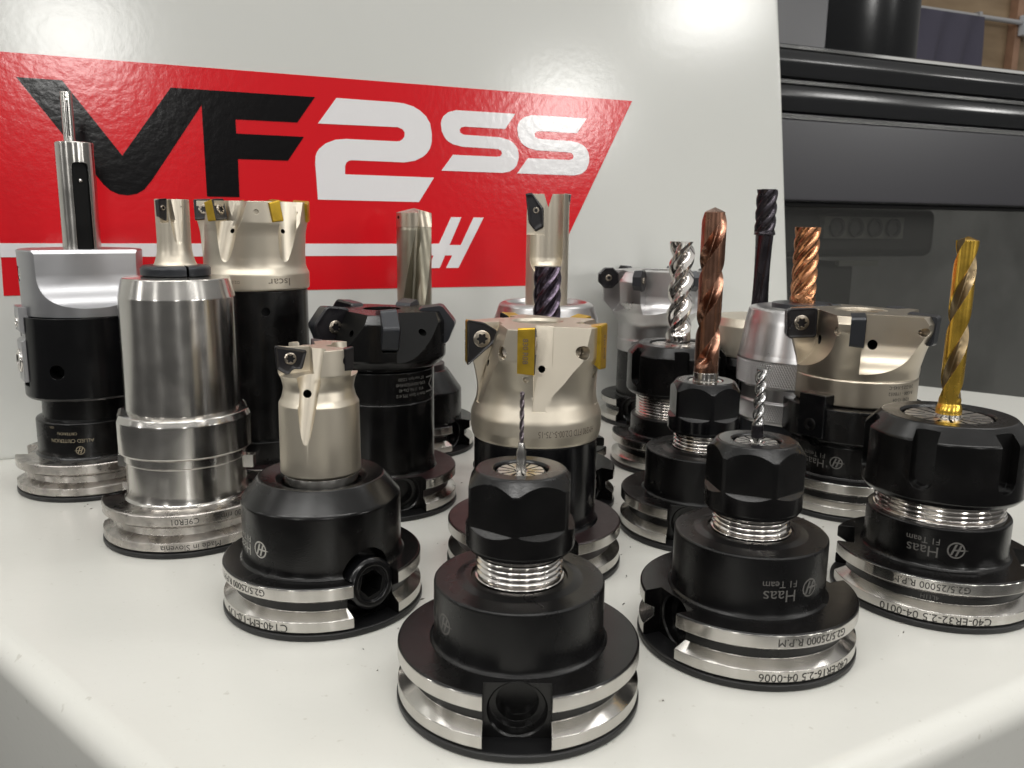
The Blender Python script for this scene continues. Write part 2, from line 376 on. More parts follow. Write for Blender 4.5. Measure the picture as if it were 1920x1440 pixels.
def er32_nut(parent, phi, z0, z1, zt, black='black', rad=25.1):
    g = lathe([(0, z0), (21.5, z0), (23.6, z0, .4), (rad, z0 + 1.8, .5), (rad, z1, .6), (20.6, zt - .25, .5), (20.0, zt, .3), (14.6, zt, .3), (14.1, zt - .8), (14.1, zt - 4), (0, zt - 4)], 128)
    cs = []
    for k in range(6):
        a = phi + 60 * k; zb = z0 + 8.6
        poly = [(-3.6, zt + 4), (-3.6, zb)] + [(3.6 * cos(PI + PI * i / 10), zb + 3.4 * sin(PI + PI * i / 10)) for i in range(1, 10)] + [(3.6, zb), (3.6, zt + 4)]
        # (y,z) profile swept along the radius
        yz = Matrix(((0, 0, 1, 0), (1, 0, 0, 0), (0, 1, 0, 0), (0, 0, 0, 1)))
        cs.append(prism(poly, rad - 3.3, rad + 6, fr(a) @ yz))
    return part("collet_nut", cut(g, cs, [black]), black, parent, smooth=26)
def helix(zs, rad, prof, twist, n=72, tip=None, mats=None, flute_mi=1, sect=None):
    """solid whose cross-section radius is rad(z)*prof(angle,z), turning with height"""
    V = []; F = []; MI = []
    for z in zs:
        for k in range(n):
            a = 2 * PI * k / n; r = rad(z) * prof(a, z); t = a + twist(z)
            V.append((r * cos(t), r * sin(t), z + (tip(a, r) if (tip and z == zs[-1]) else 0)))
    for i in range(len(zs) - 1):
        for k in range(n):
            k2 = (k + 1) % n; F.append((i * n + k, i * n + k2, (i + 1) * n + k2, (i + 1) * n + k))
            MI.append(flute_mi if prof((2 * PI * (k + .5) / n), zs[i]) < .93 else 0)
    b = len(V); V.append((0, 0, zs[0])); V.append((0, 0, zs[-1] + (tip(0, 0) if tip else 0)))
    for k in range(n):
        k2 = (k + 1) % n; F.append((b, k2, k)); MI.append(0)
        F.append((b + 1, (len(zs) - 1) * n + k, (len(zs) - 1) * n + k2)); MI.append(0)
    return G().add(V, F, MI)
def smooth01(t): t = max(0, min(1, t)); return t * t * (3 - 2 * t)
def drill_prof(nf, land, core, zrun, zrl):
    per = 2 * PI / nf
    def p(a, z):
        u = (a % per) / per
        k = smooth01((z - zrun) / zrl)
        if u < land: return 1.0 if u > .06 else (1.0 if k < .5 else 1.0)
        t = (u - land) / (1 - land)
        d = sin(PI * t) ** .75
        return 1 - (1 - core) * d * k
    return p
def mill_prof(nf, core, zrun, zrl, wav=0, ztop=0):
    per = 2 * PI / nf
    def p(a, z):
        u = (a % per) / per; k = smooth01((z - zrun) / zrl)
        if u < .16: d = .02 * u / .16
        elif u < .62: d = .02 + (1 - core - .02) * smooth01((u - .16) / .46)
        else: d = (1 - core) * (1 - ((u - .62) / .38) ** 1.6)
        return 1 - d * k
    return p
def zrange(a, b, n): return [a + (b - a) * i / n for i in range(n + 1)]
def twist_of(z0, pitch, ph=0, hand=1): return lambda z: hand * 2 * PI * (z - z0) / pitch + R(ph)
def star_screw(parent, mx, r=2.2, h=.9, mat_='screw', name="screw", rec=.55):
    n = 36; V = []; F = []; rings = []
    def ring(rf, z):
        b = len(V); V.extend([(rf(2 * PI * k / n) * cos(2 * PI * k / n), rf(2 * PI * k / n) * sin(2 * PI * k / n), z) for k in range(n)]); rings.append(b)
    ring(lambda a: r, -1.5); ring(lambda a: r, h * .55); ring(lambda a: r * .82, h)
    st = lambda a: r * rec * (1 + .22 * cos(6 * a))
    ring(st, h); ring(lambda a: st(a) * .92, h - 1.0)
    for i in range(len(rings) - 1):
        for k in range(n):
            k2 = (k + 1) % n; F.append((rings[i] + k, rings[i] + k2, rings[i + 1] + k2, rings[i + 1] + k))
    F.append([rings[-1] + k for k in range(n)]); F.append([rings[0] + k for k in range(n)][::-1])
    g = G().add(V, F, [0] * (len(F) - 2 - n) + [1] * n + [1, 0])
    return part(name, g, [mat_, 'hole'], parent, mx=mx, smooth=35)
# rake-face frame: lathe axis (z) -> +y (out of the rake face)
YF = Matrix(((1, 0, 0, 0), (0, 0, 1, 0), (0, -1, 0, 0), (0, 0, 0, 1)))
def round_poly(pts, rad, seg=4):
    o = []; n = len(pts)
    for i in range(n):
        P = Vector(pts[i]); A = Vector(pts[i - 1]); B = Vector(pts[(i + 1) % n]); da = A - P; db = B - P
        b = min(rad, da.length * .45, db.length * .45); a = P + da.normalized() * b; c = P + db.normalized() * b
        for k in range(seg + 1):
            t = k / seg; q = a * (1 - t) ** 2 + P * 2 * t * (1 - t) + c * t * t; o.append((q.x, q.y))
    return o
def chip_insert(parent, poly, phi, t0, t1, mats, cx=None, screw_r=2.1, dish=.0, tilt=0, name="cutting_insert", rec=.55, screw=True, bev=.35):
    """plate in the (radial, z) plane at view angle phi, thick from y=t0 to y=t1 (rake face)"""
    mx = fr(phi)
    n = len(poly); c = Vector((sum(p[0] for p in poly) / n, sum(p[1] for p in poly) / n))
    if tilt: mx = mx @ Matrix.Translation((c.x, 0, c.y)) @ Matrix.Rotation(R(tilt), 4, 'X') @ Matrix.Translation((-c.x, 0, -c.y))
    def inset(d): return [(c.x + (p[0] - c.x) * (1 - d / max(.1, (Vector(p) - c).length)), c.y + (p[1] - c.y) * (1 - d / max(.1, (Vector(p) - c).length))) for p in poly]
    lay = [(inset(.5), t0, 1), (poly, t1 - bev * .6, 0), (inset(bev), t1, 0), (inset(bev * 3.2), t1 - .32, 0)]
    a = sum(poly[i][0] * poly[(i + 1) % n][1] - poly[(i + 1) % n][0] * poly[i][1] for i in range(n))
    V = []; F = []; MI = []
    for p, y, m in lay: V += [(q[0], y, q[1]) for q in p]
    for i in range(len(lay) - 1):
        for k in range(n):
            k2 = (k + 1) % n; f = (i * n + k, i * n + k2, (i + 1) * n + k2, (i + 1) * n + k)
            F.append(f if a < 0 else f[::-1]); MI.append(lay[i][2])
    top = tuple(range((len(lay) - 1) * n, len(lay) * n)); bot = tuple(range(n))
    F.append(top if a < 0 else top[::-1]); MI.append(0); F.append(bot[::-1] if a < 0 else bot); MI.append(1)
    o = part(name, G().add(V, F, MI), list(mats), parent, mx=mx, smooth=22)
    if screw:
        q = cx or (c.x, c.y)
        star_screw(o, mx @ Matrix.Translation((q[0], t1 - .5, q[1])) @ YF, screw_r, .75, rec=rec)
    return o
def gullet(floor, phi, y0, y1, zt, mi=0, xo=60, tilt=0, yaw=0, piv=0):
    """chip pocket: everything outside the (radial,z) curve floor, from tangential y0 to y1"""
    poly = list(floor) + [(floor[-1][0], zt), (xo, zt), (xo, floor[0][1])]
    mx = fr(phi)
    if tilt or yaw: mx = mx @ Matrix.Translation((0, 0, piv)) @ Matrix.Rotation(R(tilt), 4, 'X') @ Matrix.Rotation(R(yaw), 4, 'Z') @ Matrix.Translation((0, 0, -piv))
    return prism_xz(poly, y0, y1, mx, mi)
def taper(p0, p1, r0, r1, mx, mi=0, n=32):
    """tapered round-ended cutter from p0 (radius r0) to p1 (radius r1)"""
    a = Vector(p0); b = Vector(p1); d = b - a; L = d.length
    pts = [(0, -r0, 0, mi)] + [(r0 * cos(R(q)), r0 * sin(R(q)), 0, mi) for q in range(-75, 1, 15)] + [(r1 * cos(R(q)), L + r1 * sin(R(q)), 0, mi) for q in range(0, 76, 15)] + [(0, L + r1, 0, mi)]
    return lathe(pts, n, mx=mx @ Matrix.Translation(a) @ d.to_track_quat('Z', 'X').to_matrix().to_4x4())
def arc(cx, cz, r, a0, a1, n=10): return [(cx + r * cos(R(a0 + (a1 - a0) * k / n)), cz + r * sin(R(a0 + (a1 - a0) * k / n))) for k in range(n + 1)]
def drill_hole(phi, z, x0, x1, r, y=0, n=24, mi=1, pitch=0, yawd=0):
    """radial hole cutter"""
    return lathe([(0, x0, 0, mi), (r, x0, 0, mi), (r, x1, 0, mi), (0, x1, 0, mi)], n, mx=fr(phi) @ Matrix.Translation((0, y, z)) @ Matrix.Rotation(R(yawd), 4, 'Z') @ Matrix.Rotation(R(-pitch), 4, 'Y') @ XR)
def team_mark(parent, r, z, phi, ink='inkdim', dx=0):
    """emblem with two lines of lettering, upside down"""
    emblem(2.7, r, z - .1, phi + (6.2 / r) * 57.3, ink, parent)
    d = 57.3 / r
    writing("Haas", 5.0, r, z - 1.3, phi - 3.5 * d, ink, parent, sxx=1.0)
    writing("F1 Team", 2.9, r, z + 2.1, phi - 3.6 * d, ink, parent, sxx=1.0)
HG = "upside-down tool holders on the cream table"
def er16_holder(t, slot, corner, zb=33.5, black='black', nutz=(41.2, 62.0)):
    flange(t, slot)
    part("holder_body", lathe([(0, 16.6), (23.4, 16.6), (22.6, 17.1), (22.25, 17.9), (22.25, zb, .9), (16.5, zb + .1, .3), (14.2, zb + .7, .5), (12.6, zb + .75), (12.4, zb), (0, zb)], 128), 'blackm', t)
    thread(t, 11.35, zb + .3, nutz[0] + .8)
    er16_nut(t, corner, *nutz, black=black)

# ================================================================== the setting: table, machine panel, door, workshop wall
A = R(23.2); D = Vector((cos(A), sin(A), 0)); Nn = Vector((sin(A), -cos(A), 0)); O = Vector((-.26, .4187, 0))
PM = Matrix(((D.x, -Nn.x, 0, O.x), (D.y, -Nn.y, 0, O.y), (0, 0, 1, 0), (0, 0, 0, 1)))    # panel frame: x along the panel, y into the machine, z up
# table top: rounded plate with its skirt
def table():
    Lf = Vector((-.1216, .2076)); Lg = Vector((-.0858, .1768)); Ra = Vector((.0817, .1778)); Rb = Vector((.1395, .2110))
    u = (Lf - Lg).normalized(); v = (Rb - Ra).normalized()
    den = u.x * (-v.y) + v.x * u.y; d0 = Ra - Lg; s = (d0.x * (-v.y) + v.x * d0.y) / den
    corner = Lg + u * s
    far = lambda p, q, n: p + q * n
    corner = corner + (u + v) * -.003; L2 = far(corner, u, .50); R2 = far(corner, v, .62)
    b1 = R2 + Vector((-v.y, v.x)) * .20; 
    pl = O.xy + D.xy * .56; pk = O.xy - D.xy * .16
    poly = [tuple(corner), tuple(R2), tuple(b1), tuple(pl + Vector((.02, .06))), tuple(L2)]
    bm = bmesh.new(); vs = [bm.verts.new((x, y, 0)) for x, y in poly]; f = bm.faces.new(vs); bm.normal_update()
    if f.normal.z < 0: f.normal_flip()
    # round the plan corner at the front
    cv = bm.verts[:][0]
    bmesh.ops.bevel(bm, geom=[vs[0]], affect='VERTICES', offset=.035, segments=10, profile=.5)
    f = bm.faces[:][0]
    r = bmesh.ops.extrude_face_region(bm, geom=[f])
    for e_ in r['geom']:
        if isinstance(e_, bmesh.types.BMVert):
            e_.co.z -= .30; q = Vector((0, .35, 0)) - e_.co; q.z = 0; e_.co += q.normalized() * .06
    bmesh.ops.recalc_face_normals(bm, faces=bm.faces)
    top = [e_ for e_ in bm.edges if all(abs(q.co.z) < 1e-6 for q in e_.verts)]
    bmesh.ops.bevel(bm, geom=top, affect='EDGES', offset=.009, segments=8, profile=.5)
    me = bpy.data.meshes.new("table_top"); bm.to_mesh(me); bm.free(); me.materials.append(M['table'])
    me.polygons.foreach_set("use_smooth", [True] * len(me.polygons)); me.set_sharp_from_angle(angle=R(35))
    o = bpy.data.objects.new("table_top", me); COL.objects.link(o); weighted(o); o['kind'] = 'structure'; o['label'] = "cream painted machine table with rounded edges"
    return o
table()
# swarf crumbs on the table
def crumbs():
    g = G(); rnd = random.Random(8)
    for k in range(320):
        x = rnd.uniform(-.2, .2); y = rnd.uniform(max(.165, .185 - x * .9 if x < 0 else .165 + x * .6), .42)
        s = rnd.uniform(.00018, .0005) * (2.0 if rnd.random() < .06 else 1); a = rnd.uniform(0, 6.3); l = s * rnd.uniform(.8, 2.6)
        mx = Matrix.Translation((x, y, s * .3)) @ Matrix.Rotation(a, 4, 'Z')
        g.add([(-l, 0, 0), (0, -s * .5, 0), (l, 0, s * .2), (0, s * .5, 0), (0, 0, s * .7)], [(0, 1, 4), (1, 2, 4), (2, 3, 4), (3, 0, 4), (3, 2, 1, 0)], 0, mx)
    me = tomesh("metal_crumbs", g, ['chip']); o = bpy.data.objects.new("metal_crumbs", me); COL.objects.link(o)
    o['kind'] = 'stuff'; o['label'] = "tiny dark metal crumbs scattered over the table"
crumbs()
# cream machine panel (right edge leans), standing on the table
t = thing("machine_cabinet", "tall cream painted machine cabinet side standing behind the tools, carrying the red decal", "cabinet", 0, 0, rz=0)
t.matrix_world = PM
bmp = prism_xz([(-700, -1.5), (508.5, -1.5), (490.8, 134.2), (479.7, 219.1), (472.4, 269.1), (468, 300), (455, 600), (-700, 600)], 0, 42)
def bevel_mesh(me, off, seg, ang=30):
    bm = bmesh.new(); bm.from_mesh(me); bmesh.ops.recalc_face_normals(bm, faces=bm.faces)
    ed = [e_ for e_ in bm.edges if len(e_.link_faces) == 2 and e_.calc_face_angle(0) > R(ang)]
    bmesh.ops.bevel(bm, geom=ed, affect='EDGES', offset=off, segments=seg, profile=.5); bm.to_mesh(me); bm.free()
me = tomesh("cabinet_sheet", bmp, ['panel']); bevel_mesh(me, 3.5, 4)
part("cabinet_sheet", me, ['panel'], t)
# decal: red field with black and white letters
decal = part("decal", prism_xz([(11.5, 198.6), (362.4, 198.0), (304.2, 83.4), (8.7, 83.4)], -.25, .1), 'red', t, smooth=0, label="red decal with black VF and white 2SS letters")
def letter(name, pts, ink, y=-.45): return part(name, prism_xz(pts, y, 0), ink, decal, smooth=0)
letter("letters", [(22.9, 187.5), (42.4, 187.4), (66.8, 152.9), (91.6, 187.4), (164.3, 187.5), (154.4, 173.7), (122.5, 173.6), (122.5, 166.4), (157.7, 166.4), (148.8, 153.5), (122.8, 153.4), (122.7, 133.6), (106.3, 133.6), (106.0, 179.8), (79.9, 141.2), (76.1, 136.5), (72.4, 134.2), (68.1, 133.3), (63.8, 133.8), (60.1, 135.6), (57.3, 138.3)], 'blackv')
letter("numeral", [(165.5, 173.8), (175.9, 187.8), (208.4, 187.6), (214, 187.3), (219.5, 186), (223.9, 183.7), (227, 181), (229.4, 177.2), (230.4, 171.5), (230.3, 167), (229.2, 163.3), (227.5, 160.8), (225.0, 158.6), (220.3, 156.2), (213.9, 155.0), (183.8, 155.1), (181.9, 154.7), (180.6, 153.7), (179.8, 151.7), (179.7, 147.3), (231.6, 147.1), (222.4, 133), (164.3, 133.2), (163.4, 153.1), (163.7, 156.5), (164.4, 158.4), (165.6, 160.3), (169.2, 163.4), (174.8, 165.7), (181.0, 166.4), (209.2, 166.4), (211.2, 166.6), (212.8, 167.5), (214.1, 169.1), (214.3, 171.5), (213.2, 173.1), (210.3, 174.2)], 'whitev')
S1 = [(282.4, 185.6), (276.0, 176.6), (250.5, 176.6), (248.3, 176.1), (247.3, 174.6), (247.7, 173.0), (250.0, 172.0), (272.0, 171.7), (277.9, 170.6), (280.4, 169.6), (282.3, 168.2), (284.2, 165.6), (285.0, 162.5), (285.0, 159.7), (283.7, 155.8), (282, 153.8), (279.5, 152.2), (274.6, 151.2), (236.2, 151.2), (243.2, 160.4), (270.9, 160.4), (273.3, 160.9), (274.2, 162.5), (273.5, 164.1), (271.5, 164.9), (248.9, 165.2), (243.2, 166.4), (240.6, 167.7), (238.5, 169.5), (236.5, 173), (235.9, 177.3), (236.3, 179.6), (237.4, 181.7), (240.4, 184.1), (245.4, 185.5)]
letter("letter", S1, 'whitev'); letter("letter", [(x + 48, z) for x, z in S1], 'whitev')
letter("stripe", [(9.3, 109.1), (231.2, 109.1), (231.2, 102.3), (9.0, 102.3)], 'whitev')
letter("emblem", [(242.1, 124.7), (248.5, 124.7), (234.9, 94.9), (227.8, 94.9), (231.0, 102.0), (231.1, 109.2), (234.6, 109.2)], 'whitev', -.5)
letter("emblem", [(256.3, 124.7), (262.7, 124.7), (246.7, 94.9), (238.9, 94.9), (242.8, 102.3), (237.8, 102.3), (241.1, 108.4), (248.2, 108.4)], 'whitev', -.5)
# dark machine door behind the panel, its rails and tinted window
DM = PM @ Matrix.Translation((0, .08, 0))
t = thing("machine_door", "dark grey glossy machine door with stepped rails above a tinted window", "machine door", 0, 0, rz=0)
t.matrix_world = DM
YZ = Matrix(((0, 0, 1, 0), (1, 0, 0, 0), (0, 1, 0, 0), (0, 0, 0, 1)))
def rail(name, prof, x0, x1, m_, b=.8):
    me = tomesh(name, prism(prof, x0, x1, YZ), [m_]); bevel_mesh(me, b, 3, 12); return part(name, me, [m_], t, smooth=31 if name == 'door_rail' else 30)
rail("door_rail", [(60, 236.9), (1.5, 236.9), (0, 239), (-2.5, 249), (-1.5, 257.5), (4.5, 263.4), (60, 263.4)], 430, 1400, 'doorgrey', 1.6)
rail("door_rail", [(60, 210.2), (-2, 210.2), (-4, 212), (-6, 222), (-5.5, 230), (0, 236.2), (60, 236.2)], 430, 1400, 'doorgrey', 1.6)
rail("door_panel", [(60, 140.8), (-6, 140.8), (-11, 142), (-11, 203.8), (-5, 209.4), (60, 209.4)], 430, 1400, 'doorflat')
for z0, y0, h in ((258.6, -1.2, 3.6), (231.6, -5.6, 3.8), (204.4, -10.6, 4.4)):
    part("glint_strip", prism([(y0 - .9, z0), (y0 + 1.0 + h * .9, z0 + h), (y0 + 3.0 + h * .9, z0 + h), (y0 + 6, z0)], 430, 1400, YZ), 'glint', t)  # added bright strips in place of glare lines along the rail edges
part("window_frame", boxg(430, 1400, -2, 14, 137.5, 140.6), 'hole', t)
part("window_pane", boxg(430, 1400, 2, 7, -260, 137.3), 'glass', t, smooth=0)
t = thing("machine_enclosure", "dim grey machine interior behind the tinted window with shapes standing in for reflections", "machine enclosure", 0, 0, rz=0)
t.matrix_world = DM
part("back_wall", boxg(300, 1700, 230, 245, -260, 232), 'enclosure', t)
me = tomesh("reflection_block", boxg(560, 796, 56, 150, 93, 139), ['refldark']); bevel_mesh(me, 9, 4); part("reflection_block", me, ['refldark'], t)  # dark block standing in for a shop reflection in the window
ob = part("reflection_strip", boxg(645, 742, 48, 55, 110.5, 130.5), 'reflmid', t)  # strip and its discs stand in for a reflection in the pane
for k in range(4):
    part("reflection_disc", lathe([(0, 0), (8.6, 0, .4), (8.6, 3, .4), (6.2, 3), (5.8, 1), (0, 1)], 24, mx=Matrix.Translation((658 + 23 * k, 47.5, 120.5)) @ Matrix.Rotation(R(90), 4, 'X')), 'refldark', ob)
part("reflection_bar", boxg(668, 716, 50, 55, 85, 90), 'reflmid', t)  # grey bar, also standing in for a window reflection
me = tomesh("lower_reflection_block", boxg(560, 700, 62, 150, 40, 88), ['refldark']); bevel_mesh(me, 6, 3); part("lower_reflection_block", me, ['refldark'], t)  # lower dark block, also standing in for reflected shapes
# dark cabinet column rising behind the door
t = thing("machine_column", "dark grey glossy machine column rising behind the door rails", "machine column", 0, 0, rz=0)
t.matrix_world = DM
me = tomesh("column_sheet", prism([(752 - 123 * k / 16, 62 - 16 * sin(PI * (k / 16) ** .8)) for k in range(17)] + [(629, 210), (752, 210)], 240, 700), ['columngrey']); bevel_mesh(me, 3, 3, 60); part("column_sheet", me, ['columngrey'], t, smooth=31)
me = tomesh("side_sheet", boxg(430, 627, 44, 210, 240, 700), ['doorflat']); bevel_mesh(me, 2, 3); part("side_sheet", me, ['doorflat'], t)
# workshop wall far behind
WM = PM @ Matrix.Translation((0, 2.4, 0))
t = thing("workshop_wall", "brown plywood workshop wall far behind the machine", "wall", 0, 0, rz=0); t.matrix_world = WM
for x0, x1 in ((600, 1820), (1824, 3040), (3044, 4260), (4264, 5480)):
    part("plywood_sheet", boxg(x0, x1, 0, 18, -1000, 3000), 'wood', t)
part("wall_stud", boxg(3722, 3760, -40, -1, -1000, 3000), 'pink', t)
t = thing("conduit", "grey conduit running level along the plywood wall to a pale box", "conduit", 0, 0, rz=0); t.matrix_world = WM
part("level_tube", lathe([(0, 3100), (10.5, 3100), (10.5, 3735), (0, 3735)], 20, mx=Matrix.Translation((0, -55, 1013)) @ Matrix.Rotation(R(90), 4, 'Y')), 'conduit', t)
part("tube_clip", boxg(3452, 3470, -70, -41, 995, 1030), 'conduit', t)
t = thing("junction_box", "pale plastic junction box on the plywood wall with a grey tube below", "junction box", 0, 0, rz=0); t.matrix_world = WM
me = tomesh("box_body", boxg(3733, 3850, -95, -41, 958, 1046), ['boxwhite']); bevel_mesh(me, 6, 3); part("box_body", me, ['boxwhite'], t)
part("down_tube", lathe([(0, 0), (12, 0), (12, 420), (0, 420)], 20, mx=Matrix.Translation((3860, -60, 560)) @ Matrix.Rotation(R(-12), 4, 'Y')), 'conduit', t)
# slate blue cloth hanging from the conduit
t = thing("hanging_cloth", "slate blue cloth hanging in folds from the grey conduit", "cloth", 0, 0, rz=0); t.matrix_world = WM
g = G(); nx, nz = 40, 24
for i in range(nx + 1):
    for j in range(nz + 1):
        u = i / nx; v = j / nz; x = 3080 + 395 * u; z = 1008 - 420 * v
        g.v.append((x + 8 * v * sin(9 * u), -78 + 22 * v ** .6 * sin(16 * u + 3.2 * v) + 10 * sin(31 * u + 5 * v) * v, z - 12 * u * v))
for i in range(nx):
    for j in range(nz):
        a = i * (nz + 1) + j; g.f.append([a, a + 1, a + nz + 2, a + nz + 1]); g.m.append(0)
bm_o = part("cloth_sheet", g, 'cloth', t, smooth=180)

# ================================================================== tool holders
def th(label, x, y, name="tool_holder"): return thing(name, label, "tool holder", x, y, HG)

# ---- front centre: tiny drill in a hexagon collet nut
t = th("frontmost black holder with a hexagon nut and a hair-thin twist drill", .0026, .2092)
er16_holder(t, 0, -5, 32.6)
collet(t, 6.75, 61.4, 1.25, 12, .6)
zs = [58, 65.4, 66, 67.8] + zrange(68.2, 81.5, 110)
part("twist_drill", helix(zs, lambda z: 1.28 if z <= 65.5 else (1.28 - .68 * smooth01((z - 65.5) / 2.4)), drill_prof(2, .45, .4, 68.3, 1.2), twist_of(68, 5.6), 28, tip=lambda a, r: (.6 - r) * .5), ['mauve', 'mauve'], t, smooth=50)
part("drill_shank", lathe([(0, 56), (1.3, 56), (1.3, 66.0), (.7, 68.6), (0, 68.7)], 32), 'steelt', t)
team_mark(t, 22.25, 25, -72)

# ---- front right: small end mill in a hexagon collet nut
t = th("black holder at front right with a hexagon nut and a small bright four-flute end mill", .0716, .2415)
er16_holder(t, -50, 24, 34.2)
collet(t, 6.75, 61.4, 1.7, 12, .65)
zs = [58, 62.5, 63] + zrange(63.5, 82.6, 130)
mp_ = mill_prof(3, .5, 66.4, 1.6)
part("end_mill", helix(zs, lambda z: 1.66, mp_, twist_of(64, 11), 40), ['carbidegrey', 'carbidegrey'], t, smooth=40)
part("shank_sleeve", lathe([(0, 62.6), (1.69, 62.6), (1.69, 66.2, .1), (0, 66.2)], 32), 'violet', t)
team_mark(t, 22.25, 24.6, 33)
writing("G2.5/25000 R.P.M", 3.1, 31.75, 14.4, 37, 'inkdark', t)
writing("C40-ER16-2.5 04-0006", 3.3, 31.75, 4.2, 36, 'inkdark', t)

# ---- left of centre: end mill holder with an indexable cutter
t = th("black side-lock holder with a big hexagon socket screw and a beige three-insert cutter", -.0613, .2655)
flange(t, 30)
bod = lathe([(0, 16.4), (26.6, 16.4), (25.7, 17, .2), (25.3, 18), (25.3, 36.0, .8), (19.8, 42.9, .6), (14.5, 41.6, .4), (12.8, 40.4), (12.6, 38), (0, 38)], 128)
hs = [lathe([(0, 21), (8.4, 21), (8.4, 45), (0, 45)], 48, mx=fr(31, 13.2) @ Matrix.Rotation(R(-6), 4, 'Y') @ XR)]
part("holder_body", cut(bod, hs, ['black']), 'black', t)
sg = lathe([(0, -9, 0), (8.1, -9, 0), (8.1, 3.6, .5), (7.0, 4.4, .3), (5.6, 4.4, .3), (5.2, 3.4), (0, 3.4)], 48)
hexc = prism([(4.3 * cos(R(60 * k + 12)), 4.3 * sin(R(60 * k + 12))) for k in range(6)], -5.5, 8, mi=1)
me = cut(sg, [hexc], ['blackg', 'hole'])
part("lock_screw", me, ['blackg', 'hole'], t, mx=fr(31, 13.2, 23.9) @ Matrix.Rotation(R(-6), 4, 'Y') @ XR)
part("cutter_shank", lathe([(0, 36), (11.7, 36), (11.7, 43.4, .3), (0, 44)], 80), 'steelt', t)
cb = lathe([(0, 43.6), (12.0, 43.6, .2), (12.75, 44.3, .25), (12.55, 66.4, .25), (11.6, 68.2, .5), (10.9, 71.2, .8), (11.5, 74.2, .8), (12.4, 76.0, .4), (12.25, 84.2, .3), (0, 84.2)], 96)
cs = []
for a in (-80, 52, 185):
    yb = 13 if a == 52 else 4.5
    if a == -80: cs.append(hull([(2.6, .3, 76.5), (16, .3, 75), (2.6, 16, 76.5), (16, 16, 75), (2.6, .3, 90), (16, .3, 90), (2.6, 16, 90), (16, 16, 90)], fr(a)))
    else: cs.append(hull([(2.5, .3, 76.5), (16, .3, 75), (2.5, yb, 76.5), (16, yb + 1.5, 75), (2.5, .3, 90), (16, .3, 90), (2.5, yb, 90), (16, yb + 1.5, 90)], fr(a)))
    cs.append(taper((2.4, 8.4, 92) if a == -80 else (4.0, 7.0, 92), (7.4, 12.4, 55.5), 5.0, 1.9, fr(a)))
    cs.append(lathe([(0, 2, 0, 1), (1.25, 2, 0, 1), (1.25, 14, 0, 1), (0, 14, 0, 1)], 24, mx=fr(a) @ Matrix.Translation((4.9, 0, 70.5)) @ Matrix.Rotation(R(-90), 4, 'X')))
    cs.append(drill_hole(a - 35, 80.6, 7, 16, 1.6, yawd=28))
cuttr = part("cutter_body", cut(cb, cs, ['nickel', 'hole']), ['nickel', 'hole'], t, smooth=24)
for a in (-80, 52, 185):
    poly = round_poly([(3.4, 83.0), (13.2, 84.9), (13.0, 77.6), (9.6, 75.2), (7.8, 77.2), (5.0, 77.0)], .8)
    chip_insert(t, poly, a, -2.6, 1.0, ('insert', 'insert'), (8.6, 80.6), 1.9, bev=.35, rec=.6)
team_mark(t, 25.3, 24.5, -62, 'inklight')
writing("G2.5/25000 R.P.M", 3.0, 31.75, 14.4, -53, 'inkdark', t)
writing("CT40-EM-1.0-1.75", 3.5, 31.75, 4.2, -44, 'inkdark', t)

# ---- centre: shell mill with gold-edged triangular inserts
t = th("centre holder with a beige shell mill of five black and gold triangular inserts", .0088, .3010)
flange(t, 14, worn='brown')
part("arbor", lathe([(0, 16.4), (23.6, 16.4), (22.9, 17.2, .3), (22.25, 18.6), (22.25, 47.6, .3), (0, 47.6)], 128), 'blackg', t)
cb = lathe([(0, 47.8), (22.4, 47.8, .3), (22.9, 48.6, .3), (23.45, 51.5, .4), (23.45, 56.6, 1.0), (21.6, 61.5, 1.2), (21.2, 66, 2), (22.6, 73.5, 1.5), (24.2, 77.5, .8), (24.3, 88.4, .35), (9.0, 88.9, .4), (8.2, 87.8), (8.2, 82), (0, 82)], 128)
cs = []
for k in range(5):
    a = -3 + 72 * k
    cs.append(gullet([(21.5, 60.5), (14.2, 93)], a, 0, 26, 94))
    cs.append(gullet([(22.5, 61.5), (12.6, 93)], a, 0, 6.2, 94))
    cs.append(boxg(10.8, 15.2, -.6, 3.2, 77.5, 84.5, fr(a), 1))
    cs.append(drill_hole(a, 74.6, 8, 24, 1.2, y=2.6))
    cs.append(drill_hole(a - 6, 71.5, 20.5, 30, 1.0, mi=0))
    cs.append(drill_hole(a - 27, 80.2, 19.5, 32, 2.3, mi=0))
part("cutter_body", cut(cb, cs, ['nickel', 'hole']), ['nickel', 'hole'], t, smooth=26)
for k in range(5):
    a = -3 + 72 * k
    o = chip_insert(t, round_poly([(14.2, 82.6), (25.4, 73.2), (25.5, 89.6), (19.5, 88.6), (14.4, 85.4)], 1.0), a, -5.2, .7, ('insert', 'gold'), (20.2, 82.8), 3.0)
    part("recess_plug", lathe([(0, 19.3), (2.0, 19.3), (2.0, 20.4, .3), (0, 20.0)], 24, mx=fr(a - 27, 80.2) @ XR), 'steelw', t)
    g = subdiv(text_geo("830 R08", 2.5), 2)
    part("engraved_text", g, 'inkmid', o, mx=fr(a) @ Matrix.Translation((25.62, -2.6, 81.6)) @ Matrix(((0, 0, 1, 0), (1, 0, 0, 0), (0, 1, 0, 0), (0, 0, 0, 1))) @ Matrix.Rotation(R(-90), 4, 'Z'), smooth=0)
part("arbor_bolt", lathe([(0, 80), (7.6, 80), (7.6, 86.2, .5), (4.4, 86.4, .2), (3.9, 84), (0, 84)], 48), 'blackg', t)
writing("HM390 FTD D2.00-5-.75-15", 3.2, 23.45, 53.2, 30, 'inkmid', t, sxx=.62)

